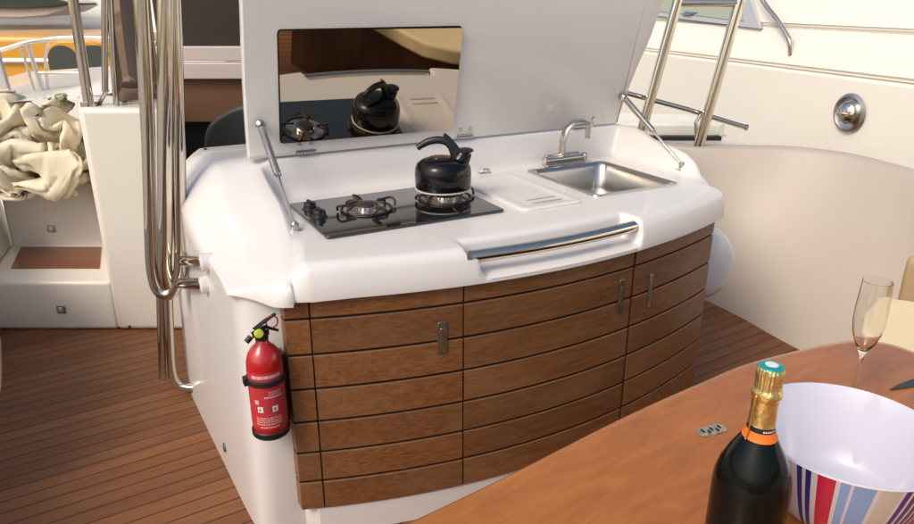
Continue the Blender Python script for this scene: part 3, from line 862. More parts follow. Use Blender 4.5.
# ------------------------------------------------------------------ TARGA / ladder tubes on the right
lad = thing('bimini_frame', 'slanted double steel tube frame with a crossbar behind the raised lid', 'frame', (1.16, 3.85, .78))
def La(p): return Vector(p)-Vector((1.16, 3.85, .78))
def ext_(p, q, t): p, q = Vector(p), Vector(q); return p+(q-p)*t
A0, A1 = (1.00, 3.85, .90), (1.123, 3.85, 1.559)
B0, B1 = (1.31, 3.85, .775), (1.438, 3.85, 1.559)
MB().tube([La(A0), La(ext_(A0, A1, 1.7))], .0265, 20).build('frame_tube', lad, M['chrome'])
MB().tube([La(B0), La(ext_(B0, B1, 1.55))], .0275, 20).build('frame_tube', lad, M['chrome'])
MB().tube([La((1.12, 3.85, 1.545)), La((1.436, 3.85, 1.545))], .022, 16).build('crossbar', lad, M['chrome'])
RB0 = Vector((1.571, 3.89, .908))
rl = thing('side_grab_rail', 'horizontal steel rail passing behind the two frame tubes', 'handrail', tuple(RB0))
MB().tube([Vector(p)-RB0 for p in ((.70, 3.95, 1.155), (.865, 3.94, 1.098), (1.25, 3.92, 1.0), (1.571, 3.89, .908))], .0135, 14).build('rail', rl, M['chrome'])
MB().tube([Vector((0, 0, 0)), Vector((.012, 0, -.003))], .0165, 14).build('end_cap', rl, M['steel'])
MB().tube([Vector(p)-RB0 for p in ((1.33, 3.91, .978), (1.30, 3.89, .93), (1.32, 3.89, .80))], .010, 10).build('bracket', rl, M['steel'])
# side deck moulding under the frame
dk = thing('side_deck', 'cream side deck moulding with a dark recess behind the galley', 'deck', (1.2, 4.1, .7))
MB().prism([(-.6, -.10), (.15, -.14), (.42, -.14), (.46, -.05), (.44, .5), (-.6, .6)], -.2, .088).build('deck_moulding', dk, M['cream'], bevel=.015, bseg=3)
MB().prism([(-.40, .03), (.34, .03), (.34, .08), (-.40, .08)], .088, .112).build('black_gap', dk, M['black'])
MB().prism([(-.55, .085), (.34, .085), (.40, .16), (.38, .42), (-.55, .55)], .088, .18).build('toe_rail', dk, M['hull'], bevel=.015)

# ------------------------------------------------------------------ BULKHEAD behind galley, left
bk = thing('saloon_bulkhead', 'dark brown saloon bulkhead with pale crossbeam seen left of the raised lid', 'bulkhead', (-1.2, 4.2, 0))
MB().box(-.50, .02, 1.30, 1.3, .06, 2.3).build('upper_panel', bk, M['brownpanel'], bevel=.004)
mb = MB(); mb.box(-.50, -.03, 1.235, 1.3, .02, 1.312); mb.box(-.50, -.05, 1.135, 1.3, .02, 1.225)
mb.build('crossbeam', bk, M['trim'], bevel=.006)
MB().box(-.50, .0, .885, 1.3, .04, 1.137).build('lower_panel', bk, M['tanpanel'], bevel=.004)
MB().box(-.50, .1, 0, 1.3, .14, .89).build('dark_recess', bk, M['black'])
ch = thing('helm_chair', 'charcoal rounded chair back peeking out left of the lid', 'chair', (-1.09, 3.9, 0))
cbk = [(-.27, .62), (-.275, .80), (-.255, .90), (-.20, .965), (-.10, 1.02), (.0, 1.045), (.2, 1.04), (.2, .62)]
pr = [(v.x, v.y) for v in spline([(x, y, 0) for x, y in cbk[:7]], 5)]+[cbk[-1]]
MB().prism(pr, 0, .10).build('backrest', ch, M['chairgrey'], rot=(R(90), 0, 0), bevel=.03, bseg=4)
MB().box(-.27, -.55, .48, .2, -.10, .60).build('seat', ch, M['chairgrey'], bevel=.04, bseg=4)
MB().lathe([(.2, 0), (.2, .02), (.04, .05), (.04, .48)], 24, (0, -.3, 0)).build('pedestal', ch, M['steel'])

# ------------------------------------------------------------------ seat at right edge
se = thing('corner_settee', 'cream cushioned settee behind the table at the right edge', 'seat', (1.4, 1.5, 0))
def Se(pts): return [(x-1.4, y-1.5) for x, y in pts]
sp_ = Se([(1.10, 1.62), (1.11, 1.78), (1.20, 1.93), (1.32, 2.04), (1.42, 2.0), (1.62, 1.9), (1.75, 1.7), (1.75, .6), (1.13, .6)])
MB().prism(sp_, .60, .70).build('seat_cushion', se, M['cushion'], bevel=.02, bseg=4)
MB().prism(Se([(1.17, 1.62), (1.3, 1.95), (1.6, 1.9), (1.7, 1.7), (1.7, .6), (1.17, .6)]), 0, .598).build('seat_base', se, M['basewood'], bevel=.01)
MB().prism(Se([(1.51, 2.26), (1.70, 2.33), (1.86, 2.2), (1.93, 1.6), (1.93, .6), (1.78, .6), (1.76, 1.7), (1.60, 1.95)]), .50, .76).build('side_bolster', se, M['tan'], bevel=.03, bseg=4)

# ------------------------------------------------------------------ round thing right of the doors
fd = thing('round_fender', 'round grey white padded fender behind the right end of the teak doors', 'fender', W(1.865, .27, .49))
mb = MB(); prof = []
for k in range(25):
    a = -math.pi/2+math.pi*k/24; prof.append((.158*abs(math.cos(a))**.7, .085*math.sin(a)))
mb.lathe(prof, 48)
mb.build('fender_body', fd, M['plastic'], rot=(R(78), 0, R(8)), smooth=60)
pts = [(.159*math.cos(t*math.pi/24), .159*math.sin(t*math.pi/24), .0) for t in range(0, 19)]
MB().tube(pts, .011, 10).build('fender_trim', fd, M['foilwhite'], rot=(R(78), 0, R(8)))

# ------------------------------------------------------------------ NEIGHBOURING WHITE YACHT (right)
P0 = Vector((1.45, 7.81)); P1 = Vector((2.95, 3.03))
hd = (P1-P0).normalized(); hn = Vector((hd.y, -hd.x))   # hn: away from us (to the right/back)
if hn.x < 0: hn = -hn
Lh = (P1-P0).length
ya = thing('white_yacht', 'large warm white yacht alongside, with window, grooves and a round light', 'boat', (P0.x, P0.y, -1.9))
def H(u, off, z):  # along, away, world z -> local
    p = P0+hd*u+hn*off; return (p.x-P0.x, p.y-P0.y, z+1.9)
U = [-3+.5*k for k in range(24)]
prof = [(.55, -1.9), (.25, -1.2), (.08, -.3), (.02, .5), (0, 1.085), (.012, 1.10), (.028, 1.105), (.03, 1.125), (.015, 1.135), (.05, 1.24), (.10, 1.365), (.115, 1.37), (.12, 1.395), (.11, 1.40), (.20, 1.62), (.30, 1.95), (.8, 2.1), (2.5, 2.2)]
mb = MB(); mb.grid([[H(u, o_, z) for u in U] for o_, z in prof])
mb.build('hull', ya, M['hull'], smooth=25)
hh = bpy.data.objects['hull']
# dark grooves, round light, window, stanchion on the yacht
MB().grid([[H(u, o_, z) for u in U] for o_, z in ((.006, 1.092), (.020, 1.098), (.020, 1.108), (.012, 1.112))]).build('lower_groove', ya, M['hullgroove'])
MB().grid([[H(u, o_, z) for u in U] for o_, z in ((.098, 1.362), (.112, 1.372), (.112, 1.385))]).build('upper_groove', ya, M['hullgroove'])
hrot = math.atan2(hd.y, hd.x)
lp_ = H(3.435, -.002, .888)
o = MB().lathe([(.118, 0), (.122, .004), (.118, .012), (.103, .018), (.085, .006), (.07, .004), (0, .004)], 40).build('round_light', ya, M['steel'], loc=lp_, rot=(R(90), 0, hrot))
# dome lens inside with cross bars
mb = MB().mat(M['chrome'])
mb.lathe([(.07, .004), (.066, .030), (.045, .050), (.0, .058)], 24)
for k in range(3):
    a = k*math.pi/3; mb.tube([(.06*math.cos(a), .06*math.sin(a), .034), (0, 0, .062), (-.06*math.cos(a), -.06*math.sin(a), .034)], .007, 8)
mb.build('light_dome', o)
def strip(poly, off0, off1, name, mat_, par, slope=.36):
    # polygon in (u, z), follows topsides leaning by slope above 1.4
    def pt(u, z, e): return H(u, .11+(z-1.40)*slope+e, z)
    n = len(poly); a = [pt(u, z, off0) for u, z in poly]; b_ = [pt(u, z, off1) for u, z in poly]
    mb = MB().grid([a, b_], closeu=True); mb.add(b_, [list(range(n))]); mb.add(a, [list(range(n))[::-1]])
    return mb.build(name, par, mat_, smooth=20)
w_ = strip([(.75, 1.425), (2.42, 1.355), (2.05, 1.66), (.6, 1.70)], .0, -.03, 'window', M['railwhite'], ya)
strip([(.80, 1.462), (2.22, 1.402), (1.95, 1.64), (.7, 1.68)], -.028, -.038, 'window_pane', M['greenglass'], w_)
strip([(1.40, 1.43), (1.50, 1.425), (1.60, 1.452), (1.44, 1.458)], -.03, -.05, 'window_catch', M['steel'], w_)
st_ = [H(2.25, .05, 1.75), H(2.42, .05, 1.555), H(2.62, .04, 1.42), H(2.76, .03, 1.31), H(2.79, .03, 1.27), H(2.80, .04, 1.195)]
o = MB().tube(spline(st_, 6), .017, 14).build('stanchion', ya, M['chrome'])

# ------------------------------------------------------------------ LEFT BACKGROUND
fdk = thing('foredeck', 'pale cream side deck rising behind the crumpled canvas', 'deck', (-2.4, 4.2, 1.0))
mb = MB(); rws = []
for i in range(9):
    t = i/8; y = lerp(-.55, 1.6, t)
    rws.append([(x, y, z) for x, z in ((lerp(-.9, -1.6, t), -.25), (lerp(-.62, -1.0, t), .0+.02*t), (-.2-.25*t, .055), (.15, .075+.02*t), (.45, .10+.03*t), (.62, .11), (.66, -.4))])
mb.grid(rws); mb.build('deck_moulding', fdk, M['hull'], smooth=50)
gr = thing('guard_rail', 'pale tubular guard rail with two stanchions at the left edge of the picture', 'railing', (-2.4, 4.2, 1.05))
def Lg(x, y, z): return (x+2.4, y-4.2, z-1.05)
MB().tube(spline([Lg(-2.9, 4.2, 1.24), Lg(-2.593, 4.2, 1.291), Lg(-2.443, 4.2, 1.329), Lg(-2.24, 4.2, 1.356), Lg(-2.0, 4.2, 1.356), Lg(-1.7, 4.2, 1.33)], 6), .013, 12).build('top_rail', gr, M['railwhite'])
MB().tube([Lg(-2.43, 4.2, 1.33), Lg(-2.395, 4.2, 1.06)], .013, 12).build('stanchion', gr, M['railwhite'])
MB().tube([Lg(-2.47, 4.2, 1.32), Lg(-2.445, 4.2, 1.06)], .008, 10).build('stanchion', gr, M['railwhite'])
MB().tube(spline([Lg(-2.30, 4.2, 1.345), Lg(-2.345, 4.2, 1.25), Lg(-2.365, 4.2, 1.06)], 5), .008, 10).build('stanchion', gr, M['railwhite'])
MB().tube([Lg(-2.42, 4.2, 1.165), Lg(-2.12, 4.2, 1.165)], .009, 10).build('middle_rail', gr, M['railwhite'])
gp = thing('grey_post', 'flat pale grey post at the far left behind the canvas', 'post', (-2.5, 4.0, 1.0))
MB().prism(rrect(0, 0, .045, .015, .006, 3), 0, .75).xf(Matrix.Rotation(R(-4), 4, 'Y')).build('post_body', gp, M['greypost'])
# yellow cabin boat
yb = thing('yellow_cabin_boat', 'bright orange yellow boat cabin with an arched dark window', 'boat', (-4.9, 9, -1.9))
def Y9(x, z): return (x+4.9, z+1.9)
mb = MB(); pr = [(-9.0, -1.0), (-9.0, 1.10), (-5.6, 1.15), (-4.4, 1.14), (-3.9, 1.05), (-3.6, .75), (-3.5, .3), (-3.4, -1.0)]
mb.prism([Y9(*p) for p in pr], 0, 1.6); mb.build('cabin', yb, M['yellow'], rot=(R(90), 0, 0), loc=(0, 1.6, 0), bevel=.08, bseg=4)
def archpoly(x0, x1, z0, z1, r):
    return [(x0, z0)]+[(x0+r-r*math.cos(R(a)), z1-r+r*math.sin(R(a))) for a in range(0, 91, 15)]+[(x1-r+r*math.cos(R(a)), z1-r+r*math.sin(R(a))) for a in range(90, -1, -15)]+[(x1, z0)]
fr = MB().prism([Y9(*p) for p in archpoly(-5.03, -4.2, .56, 1.08, .28)], 0, .07).build('window_frame', yb, M['yellow'], rot=(R(90), 0, 0), loc=(0, .02, 0), bevel=.015)
MB().prism([Y9(*p) for p in archpoly(-4.96, -4.60, .60, 1.03, .17)], 0, .03).build('window_pane', fr, M['darkglass'], rot=(R(90), 0, 0), loc=(0, -.03, 0)).matrix_parent_inverse = Matrix()
MB().prism([Y9(*p) for p in archpoly(-4.52, -4.26, .60, 1.03, .08)], 0, .03).build('window_pane', fr, M['darkglass'], rot=(R(90), 0, 0), loc=(0, -.03, 0))
for o in list(fr.children):
    o.rotation_euler = (0, 0, 0); o.location = (0, 0, .055)
MB().tube([(-.9, -.03, 2.75), (.0, -.03, 2.75)], .03, 8).build('rubbing_strake', yb, M['railwhite'])
MB().box(-4.2, -.25, 0, 1.6, 1.5, 2.42).build('hull', yb, M['boatwhite'], bevel=.1, bseg=3)
MB().tube([(-.62, -.05, 2.47), (-.60, -.05, 2.40), (-.50, -.05, 2.40), (-.48, -.05, 2.47)], .018, 8).build('mooring_eye', yb, M['navy'])
# white motor yacht further back with dark visor
my = thing('white_motor_yacht', 'big white motor yacht far behind with a pointed dark glass visor', 'boat', (-6.5, 13, -1.9))
mb = MB(); rws = []
for z, y, xr in ((0, .6, 3.5), (1.5, .2, 4.2), (2.9, 0, 4.8), (3.0, .1, 4.8), (3.1, .5, 3.4), (4.4, .9, 2.2), (5.4, 1.4, 1.0), (5.45, 3, .8)):
    rws.append([(-7, y, z), (-3, y, z), (xr-2, y+.05, z), (xr-.5, y+.7, z), (xr, y+2.2, z)])
mb.grid(rws); mb.build('hull', my, M['boatwhite'], smooth=40)
vis = [(-2.2, 3.20), (-.75, 3.17), (-.30, 3.20), (-.02, 3.27), (.22, 3.37), (-.05, 3.46), (-.5, 3.54), (-1.2, 3.62), (-2.2, 3.66)]
MB().prism(vis, 0, .9).build('visor_underside', my, M['trim'], rot=(R(90), 0, 0), loc=(0, .3, -.02), bevel=.02)
vis2 = [(-2.2, 3.34), (-.6, 3.32), (-.1, 3.34), (.24, 3.40), (-.05, 3.49), (-.5, 3.58), (-1.2, 3.66), (-2.2, 3.70)]
MB().prism(vis2, 0, .95).build('visor_glass', my, M['darkglass'], rot=(R(90), 0, 0), loc=(0, .28, -.02), bevel=.02)

# ------------------------------------------------------------------ CANVAS
#CANVASBEGIN
# the crumpled cover: vertex steps along the cloth, in 1/1500 m
cloth_x = [
-3948,20,40,48,45,39,30,15,0,-1,-5,-2,14,16,0,17,-1,-31,-25,-25,-13,1,-3,-31,-37,-30,-32,4,14,0,34,10,32,-22,53,49,32,41,57,51,84,69,54,-2,-26,-21,
-13,-50,-62,4,-11,-15,3,5,6,3,19,19,22,10,2,31,26,-16,6,2,5,11,24,44,59,59,43,-14,-18,-28,-26,-9,-732,40,46,44,40,29,20,4,-2,-10,9,2,27,16,26,11,-22,
-32,-21,-30,-19,1,-17,-34,-31,-29,-28,-5,27,8,20,10,15,50,44,27,33,44,55,38,92,70,60,24,-37,-21,-47,-60,-27,13,-19,-11,3,9,12,15,7,7,24,21,13,15,15,
17,12,13,17,15,22,29,47,45,37,-21,-12,-16,-19,-6,-784,43,41,36,32,24,8,-2,-9,-6,21,-1,35,39,24,-1,-14,-26,-32,-40,-8,-17,-17,-8,-26,-23,-14,-8,1,30,
23,32,47,47,26,8,32,45,56,12,105,72,57,30,-39,-45,-57,-24,-30,-1,11,0,-14,1,12,16,15,12,14,22,21,19,11,14,26,28,24,18,23,25,33,40,18,4,-9,-11,-13,-7,
-831,44,22,13,22,12,17,-4,7,5,17,30,-17,49,32,2,-19,-18,-38,-30,8,-23,-18,-16,-15,-9,0,-9,13,11,38,30,24,46,21,18,39,45,92,11,48,74,69,42,-46,-60,-60,
-28,-8,21,-5,-12,-12,1,22,23,4,-4,19,26,26,-1,34,25,42,40,29,15,31,11,27,35,-16,38,-2,-7,-9,-9,-885,37,19,8,7,18,19,14,4,0,24,21,21,-10,40,7,-21,-17,
-27,-28,30,-30,-12,-9,-9,4,11,-6,-5,23,2,19,33,32,44,26,16,60,63,29,53,42,78,52,-3,-67,-69,-19,-12,-2,13,0,-12,2,11,14,12,-15,5,26,26,34,13,46,42,48,
47,21,18,14,26,-3,13,14,5,-7,-2,-6,-945,28,17,-2,23,15,21,28,13,24,13,4,12,7,5,-7,-20,-6,-12,7,-8,12,-6,-2,16,16,-13,-2,3,0,2,20,23,32,28,47,16,52,39,
28,50,57,48,55,46,-51,-74,-23,-15,-8,14,-2,-7,12,5,10,-15,-5,11,16,29,17,44,57,55,44,36,20,8,29,8,15,23,9,0,-7,-13,-8,-1009,21,16,19,12,23,36,43,29,
24,26,-27,-10,-16,-16,-15,-7,12,10,11,-32,9,27,24,38,5,-12,7,-2,-2,9,17,20,24,36,28,38,39,11,36,39,53,45,51,53,12,-73,-37,-16,-12,-4,2,11,6,0,5,-4,4,
8,21,12,40,50,54,57,37,16,12,12,16,20,22,32,19,-6,-17,-16,-8,-1031,15,1,6,15,23,43,58,44,12,36,-37,-40,-23,-16,-13,5,18,12,-4,-21,27,31,31,39,7,15,6,
-7,0,18,11,21,20,37,30,43,19,12,23,39,41,49,49,57,37,-54,-51,-17,-16,-3,11,1,1,-11,21,-10,27,26,16,15,33,45,50,42,17,21,12,11,12,19,32,45,27,-6,-20,
-18,-6,-1099,21,-4,8,18,36,49,52,38,30,17,-36,-58,-13,-16,2,-5,19,8,-1,9,30,37,27,30,39,29,14,-11,-3,20,8,26,27,21,38,37,20,-2,39,29,10,46,53,58,47,
-54,-40,-11,-8,-5,5,-4,-3,-2,7,17,25,29,16,22,27,32,32,30,22,18,15,13,8,23,35,42,34,8,-16,-10,-6,-1153,24,10,-4,-1,35,47,47,37,27,-6,-30,-38,-15,8,
-12,19,16,0,7,19,35,27,30,32,31,21,21,25,-7,32,12,19,28,35,21,-27,39,18,37,30,4,50,54,62,43,-58,-25,-3,8,3,-11,-6,-15,8,10,30,29,21,21,22,17,20,12,29,
17,16,31,10,11,15,40,41,36,22,0,-13,-9,-1194,10,-1,8,-2,25,42,38,27,15,8,-10,6,-42,-1,3,24,29,12,18,7,32,39,-24,42,40,36,29,36,7,15,26,5,32,31,17,-18,
-5,33,36,53,-11,46,53,66,39,-66,-1,1,26,0,-11,-24,-9,17,15,31,25,34,20,2,17,11,1,31,28,-1,25,20,14,18,41,43,33,30,17,-3,-12,-1256,-17,0,9,17,37,9,32,
15,7,8,16,9,25,-8,6,21,6,30,18,17,19,-17,52,45,44,44,19,31,14,3,6,10,25,33,27,-16,-18,28,48,51,-14,39,46,65,42,-64,-16,4,22,3,24,-14,-5,9,8,42,45,14,
21,-5,-11,1,27,16,22,18,22,10,18,26,52,51,29,21,24,0,-31,-1267,20,-19,-22,2,28,7,44,34,-16,6,31,53,30,-9,8,27,-1,18,13,3,14,32,47,39,44,30,19,37,27,
-2,-21,10,23,11,47,12,-26,40,31,36,0,33,28,55,59,-48,-26,-15,15,24,19,6,8,18,-4,43,45,28,8,-8,-13,-10,16,33,11,23,-3,7,12,42,53,44,54,33,18,-11,-18,
-1242,-20,-22,-18,-12,1,13,40,40,32,-1,20,48,55,1,-1,24,3,15,21,11,37,26,35,50,15,38,-5,41,32,11,-22,-13,13,31,1,50,17,-9,53,-3,33,22,38,26,66,-34,-9,
-17,-14,13,18,21,17,-1,16,36,41,27,-8,-2,7,5,-1,21,24,15,-15,-9,33,31,68,54,45,31,35,-4,-16,-1286,-18,-10,-14,-23,-1,18,40,46,51,20,22,16,48,36,-4,18,
20,9,21,18,35,37,40,-1,24,8,32,11,32,20,5,-15,4,16,35,-2,-9,21,56,45,5,23,1,10,71,40,-26,-26,14,-18,6,-3,22,29,18,11,22,21,16,-5,11,25,2,16,16,17,19,
-25,-1,46,58,52,49,46,33,12,-10,-1351,-4,0,1,-18,-5,26,49,57,46,-5,22,31,42,41,23,18,34,10,26,10,26,32,30,22,15,21,-3,7,19,25,7,0,6,6,24,-31,-12,28,
54,49,37,14,-2,-3,46,68,12,-25,-8,1,-17,8,32,15,32,-10,18,2,-5,10,26,26,22,15,14,13,18,24,-31,36,44,55,41,49,45,21,-1,-1385,7,-13,6,10,10,4,41,52,43,
1,18,28,38,43,40,41,27,18,33,30,20,28,25,15,6,11,-2,3,11,33,26,3,12,-4,-26,1,-36,23,47,47,44,28,22,-2,4,56,44,-15,-13,-11,10,-1,27,36,33,-24,-17,-4,
10,20,8,41,42,9,16,11,11,-4,12,30,38,43,52,38,28,38,7,-1402,-9,-2,6,41,39,1,14,5,32,21,23,25,42,53,47,49,43,34,28,24,17,18,24,24,8,5,-2,7,7,32,31,14,
13,1,-24,-36,-21,14,47,35,37,22,19,24,4,33,38,31,10,-3,-13,-19,38,14,56,-1,-8,-15,-13,14,1,41,25,26,2,19,23,7,9,27,44,41,37,38,9,33,21,-1385,-14,-9,
-1,40,53,8,-8,20,-1,21,10,26,56,54,62,64,51,31,39,19,17,0,28,15,14,10,9,3,11,31,28,21,8,4,-19,-34,-30,9,40,40,26,27,6,13,6,32,23,19,18,7,-27,39,20,46,
41,6,-9,-14,-21,-6,7,35,25,18,25,1,23,30,18,33,33,40,23,20,15,5,34,-1325,-28,-15,-15,21,44,37,-18,10,22,0,12,37,32,61,71,66,46,39,39,29,23,9,16,-13,
21,24,11,21,16,24,25,9,13,-1,-26,-5,-41,3,29,31,26,26,19,14,9,23,26,-11,18,1,34,29,50,35,49,-2,-30,-31,-6,-11,14,32,25,17,32,-17,10,37,17,46,51,13,8,
15,10,1,8,-1233,-35,-28,-29,23,1,36,26,-11,30,30,-13,45,37,57,61,39,33,36,41,37,29,23,20,3,5,30,40,43,22,4,5,12,-1,6,-17,-40,-9,7,18,19,20,22,18,17,
32,21,20,8,-18,32,36,34,43,43,31,-1,-41,-11,-7,4,4,8,39,26,28,-14,23,23,8,32,41,6,7,10,10,4,-18,-1173,-28,-27,-30,15,-17,18,27,33,8,43,-9,44,55,54,34,
4,25,44,49,38,26,24,12,3,21,38,60,59,34,33,-6,5,-15,-16,-23,-25,-18,1,7,22,5,25,-3,18,41,41,44,-12,-11,29,44,44,43,30,13,-2,-21,-3,20,0,3,8,17,25,8,
27,16,12,30,-15,9,-2,14,16,20,26,27,-1244,-9,-6,-24,2,13,-6,16,11,37,35,24,34,53,40,-4,18,41,52,39,39,21,1,8,8,22,40,64,61,51,44,34,2,-15,-24,-35,-33,
-14,4,-13,3,19,0,4,4,36,53,56,34,-26,25,44,47,32,28,19,-14,-11,39,3,4,-8,3,13,19,30,44,19,10,14,-19,-3,20,16,23,28,18,20,-1310,8,23,-12,20,9,-16,-12,
-10,17,42,34,60,49,2,24,38,54,55,32,-5,26,14,-13,21,29,39,49,48,43,43,28,44,23,-22,-33,-30,-27,-5,1,-9,5,14,4,0,20,54,41,27,29,0,47,47,51,18,1,-35,51,
39,1,-1,-8,5,5,34,31,13,22,24,-6,9,9,27,12,14,29,18,7,-1321,10,11,28,2,-13,-18,-15,-25,10,21,72,25,44,39,33,38,53,55,25,-20,15,18,6,25,36,35,32,33,36,
26,22,36,48,15,1,-42,-34,16,-17,-12,-5,19,15,10,13,39,39,15,26,34,43,48,50,16,-17,6,55,25,-6,-5,-6,16,-5,38,40,-5,5,18,17,0,36,15,31,7,-7,34,-12,
-1274,10,14,-6,-19,6,-20,-14,-28,9,33,64,39,45,37,15,35,50,49,38,-30,-11,12,28,32,19,49,34,23,23,26,19,26,53,44,19,-33,-8,4,-4,-5,8,-11,15,7,-2,40,40,
14,17,47,48,56,38,46,-8,1,27,15,10,-7,-24,7,6,15,36,49,-38,9,15,25,29,42,44,8,-19,-16,9,-1244,15,-7,-17,-22,10,9,-26,-8,6,30,49,47,33,6,33,17,49,57,
35,-10,-21,-24,28,40,43,36,43,35,24,17,13,27,49,48,32,-10,-38,-37,19,13,6,4,10,18,-4,27,41,29,37,46,51,38,35,43,26,1,24,-2,0,-11,-27,-14,36,37,44,-23,
-2,19,13,22,27,37,49,17,-17,-13,8,-1273,28,-1,-13,9,15,-10,-11,-6,15,25,47,0,11,16,25,23,50,50,-4,-6,-22,-5,28,29,46,64,41,40,18,30,2,28,39,43,32,13,
-7,-38,-22,-9,4,8,17,38,15,25,43,41,42,35,42,35,30,43,22,40,5,19,-10,-24,-25,-20,8,63,64,-15,14,15,5,9,17,47,-17,6,10,23,2,-1332,48,51,18,7,22,-9,-17,
-14,7,7,50,-11,37,5,0,19,38,27,11,-5,16,-16,25,20,24,58,54,36,29,22,-2,27,34,40,31,17,10,-1,-32,-40,-2,26,2,46,11,57,58,37,27,39,24,33,20,37,40,21,37,
10,-8,-11,-19,-16,37,57,37,-6,35,17,17,11,9,-26,-42,5,8,3,22,-1348,52,58,54,29,11,9,4,-26,-1,-5,67,-34,29,-7,16,32,29,25,-16,1,28,16,18,15,19,8,51,34,
30,18,17,14,41,45,30,28,27,-11,2,-22,-31,-4,36,34,56,37,68,23,35,31,-2,30,26,42,40,15,44,25,4,-4,-12,12,38,34,9,20,18,4,26,-4,-9,-33,-59,2,-7,21,15,
-1334,50,41,60,43,22,23,11,-7,-16,-19,52,-31,15,36,14,-9,43,41,7,-35,5,33,40,24,15,12,-8,21,35,10,23,34,35,59,56,33,-1,18,-31,24,-15,-8,24,30,53,76,
59,-9,23,10,22,19,39,31,61,11,34,22,25,-2,12,19,31,18,11,0,-10,22,-12,6,-8,-27,-45,-26,6,22,27,-1317,21,57,56,48,32,27,14,-6,-28,-14,8,-2,31,36,18,-1,
6,51,35,-38,-21,38,27,18,17,15,4,-6,27,17,24,41,49,49,66,46,19,-13,-11,29,-7,4,10,29,63,80,42,14,24,14,12,1,25,30,51,10,28,23,22,15,21,18,2,7,3,-15,9,
9,2,-7,-2,-21,2,-32,-6,20,32,-1305,30,57,61,45,27,28,6,11,-38,-11,1,5,14,25,21,20,7,42,23,-10,-40,38,25,14,3,4,9,11,20,32,24,41,48,52,45,48,28,20,-18,
19,7,1,21,3,71,67,32,42,33,-10,28,15,14,15,-4,42,23,15,19,22,24,16,-8,-7,-17,-16,-3,9,11,10,12,43,15,-27,-23,-15,21,-1246,22,26,51,57,27,1,24,17,9,
-15,-9,4,-3,29,27,7,21,19,-8,6,10,22,11,18,8,7,10,17,22,25,31,38,37,35,34,35,12,29,36,10,6,1,28,20,26,53,47,29,7,50,33,-16,4,13,14,25,14,26,23,28,15,
5,-7,-16,-25,-1,6,19,27,21,10,41,13,-8,-17,-25,-11,-1237,32,31,40,34,27,-1,24,23,20,11,-19,29,-12,15,24,24,13,15,2,-2,21,-15,25,30,-16,32,23,19,42,27,
-5,24,28,24,32,18,26,31,37,32,9,10,22,33,-23,32,35,38,27,57,52,13,-7,15,10,19,-2,34,-21,25,18,7,-4,24,-4,-1,-3,-4,24,27,33,8,9,-10,-4,-5,-16,-1245,36,
27,25,21,10,27,6,28,20,21,14,19,32,-4,22,12,15,27,22,6,-35,6,37,2,-26,32,48,37,-15,28,24,-3,27,25,3,34,20,35,38,44,30,22,16,-13,-3,19,26,39,52,60,46,
49,-3,23,12,17,-21,-18,-19,8,17,34,38,31,-3,-2,-10,-12,25,27,38,-21,-2,-14,-7,1,15,-1255,37,27,15,14,5,13,35,32,33,-4,14,22,6,59,4,25,17,29,33,18,-36,
15,39,-14,-23,-16,40,33,-17,4,27,23,28,27,27,9,26,28,32,41,23,19,21,27,-18,38,34,35,45,50,32,53,41,24,12,-16,24,-8,-22,-20,0,46,44,26,0,-14,-21,28,24,
19,7,-43,-20,-23,2,18,20,-1246,38,32,18,9,26,27,7,33,16,28,-13,14,44,19,0,30,16,13,54,79,-3,17,-52,7,-25,-15,27,22,20,22,-1,6,40,14,-1,27,29,25,27,30,
26,28,24,8,53,44,32,42,43,50,15,53,32,22,1,-20,24,-3,-5,-6,-11,29,15,18,-5,-9,12,26,25,15,-2,-30,-44,-50,12,24,30,-1219,36,29,25,22,23,22,21,13,16,12,
7,24,4,6,10,24,22,34,56,74,73,-14,-47,-38,14,8,9,25,20,16,-9,-7,-16,24,32,12,30,31,20,17,29,16,57,30,60,54,49,40,44,48,-9,38,23,6,-23,-4,-8,-13,-9,-5,
27,5,14,5,8,11,20,19,29,5,-6,-41,-29,-36,35,-15,37,-1166,39,36,28,19,4,12,15,18,24,25,33,11,9,0,0,18,3,50,59,64,49,37,-25,-35,9,3,-27,13,21,23,1,-53,
-19,37,28,38,24,29,10,15,17,34,61,68,59,58,49,40,37,-36,33,22,37,2,-3,-22,-10,15,7,6,14,11,5,12,2,9,21,-18,42,-25,-16,-32,-21,-24,23,-23,29,-1088,35,
41,22,2,6,7,8,6,36,44,41,29,4,-2,-5,-20,44,49,45,52,23,20,16,-23,-7,0,-13,5,22,8,-16,-42,-31,35,43,44,29,2,15,14,14,45,70,84,72,54,37,25,24,16,11,26,
15,-11,-16,-19,10,14,30,19,25,13,15,5,2,5,-2,-15,-21,-23,-5,-14,-18,-27,12,-13,19,-1042,36,33,-6,-17,4,6,21,33,51,53,47,-8,-28,-19,23,24,47,52,38,6,
20,19,16,15,13,-19,-6,14,2,-3,-25,-31,-34,6,44,48,28,19,16,17,16,42,72,79,69,45,29,18,19,20,12,42,16,-8,-3,-17,8,25,15,23,26,19,8,1,-21,-7,-2,-9,-30,
-20,-7,-7,4,-1,-9,-14,20,-1028,31,19,-23,-15,10,19,36,37,63,66,28,-20,-31,-36,28,16,46,38,20,21,27,23,23,21,27,6,9,-2,-5,-21,-21,-18,-34,-30,25,44,36,
44,30,29,19,39,57,51,61,41,33,8,14,18,30,49,28,-4,-22,-4,16,37,32,23,28,-19,8,-7,-12,-23,-1,-22,-25,-15,-1,8,1,14,-14,-7,17,-1021,17,16,-20,-7,21,31,
41,51,50,40,28,-35,-44,2,8,6,21,25,27,34,45,34,27,17,11,3,11,2,-14,-8,-12,-26,-27,-17,1,37,45,51,46,35,26,37,28,34,41,48,45,24,13,26,11,46,30,15,-18,
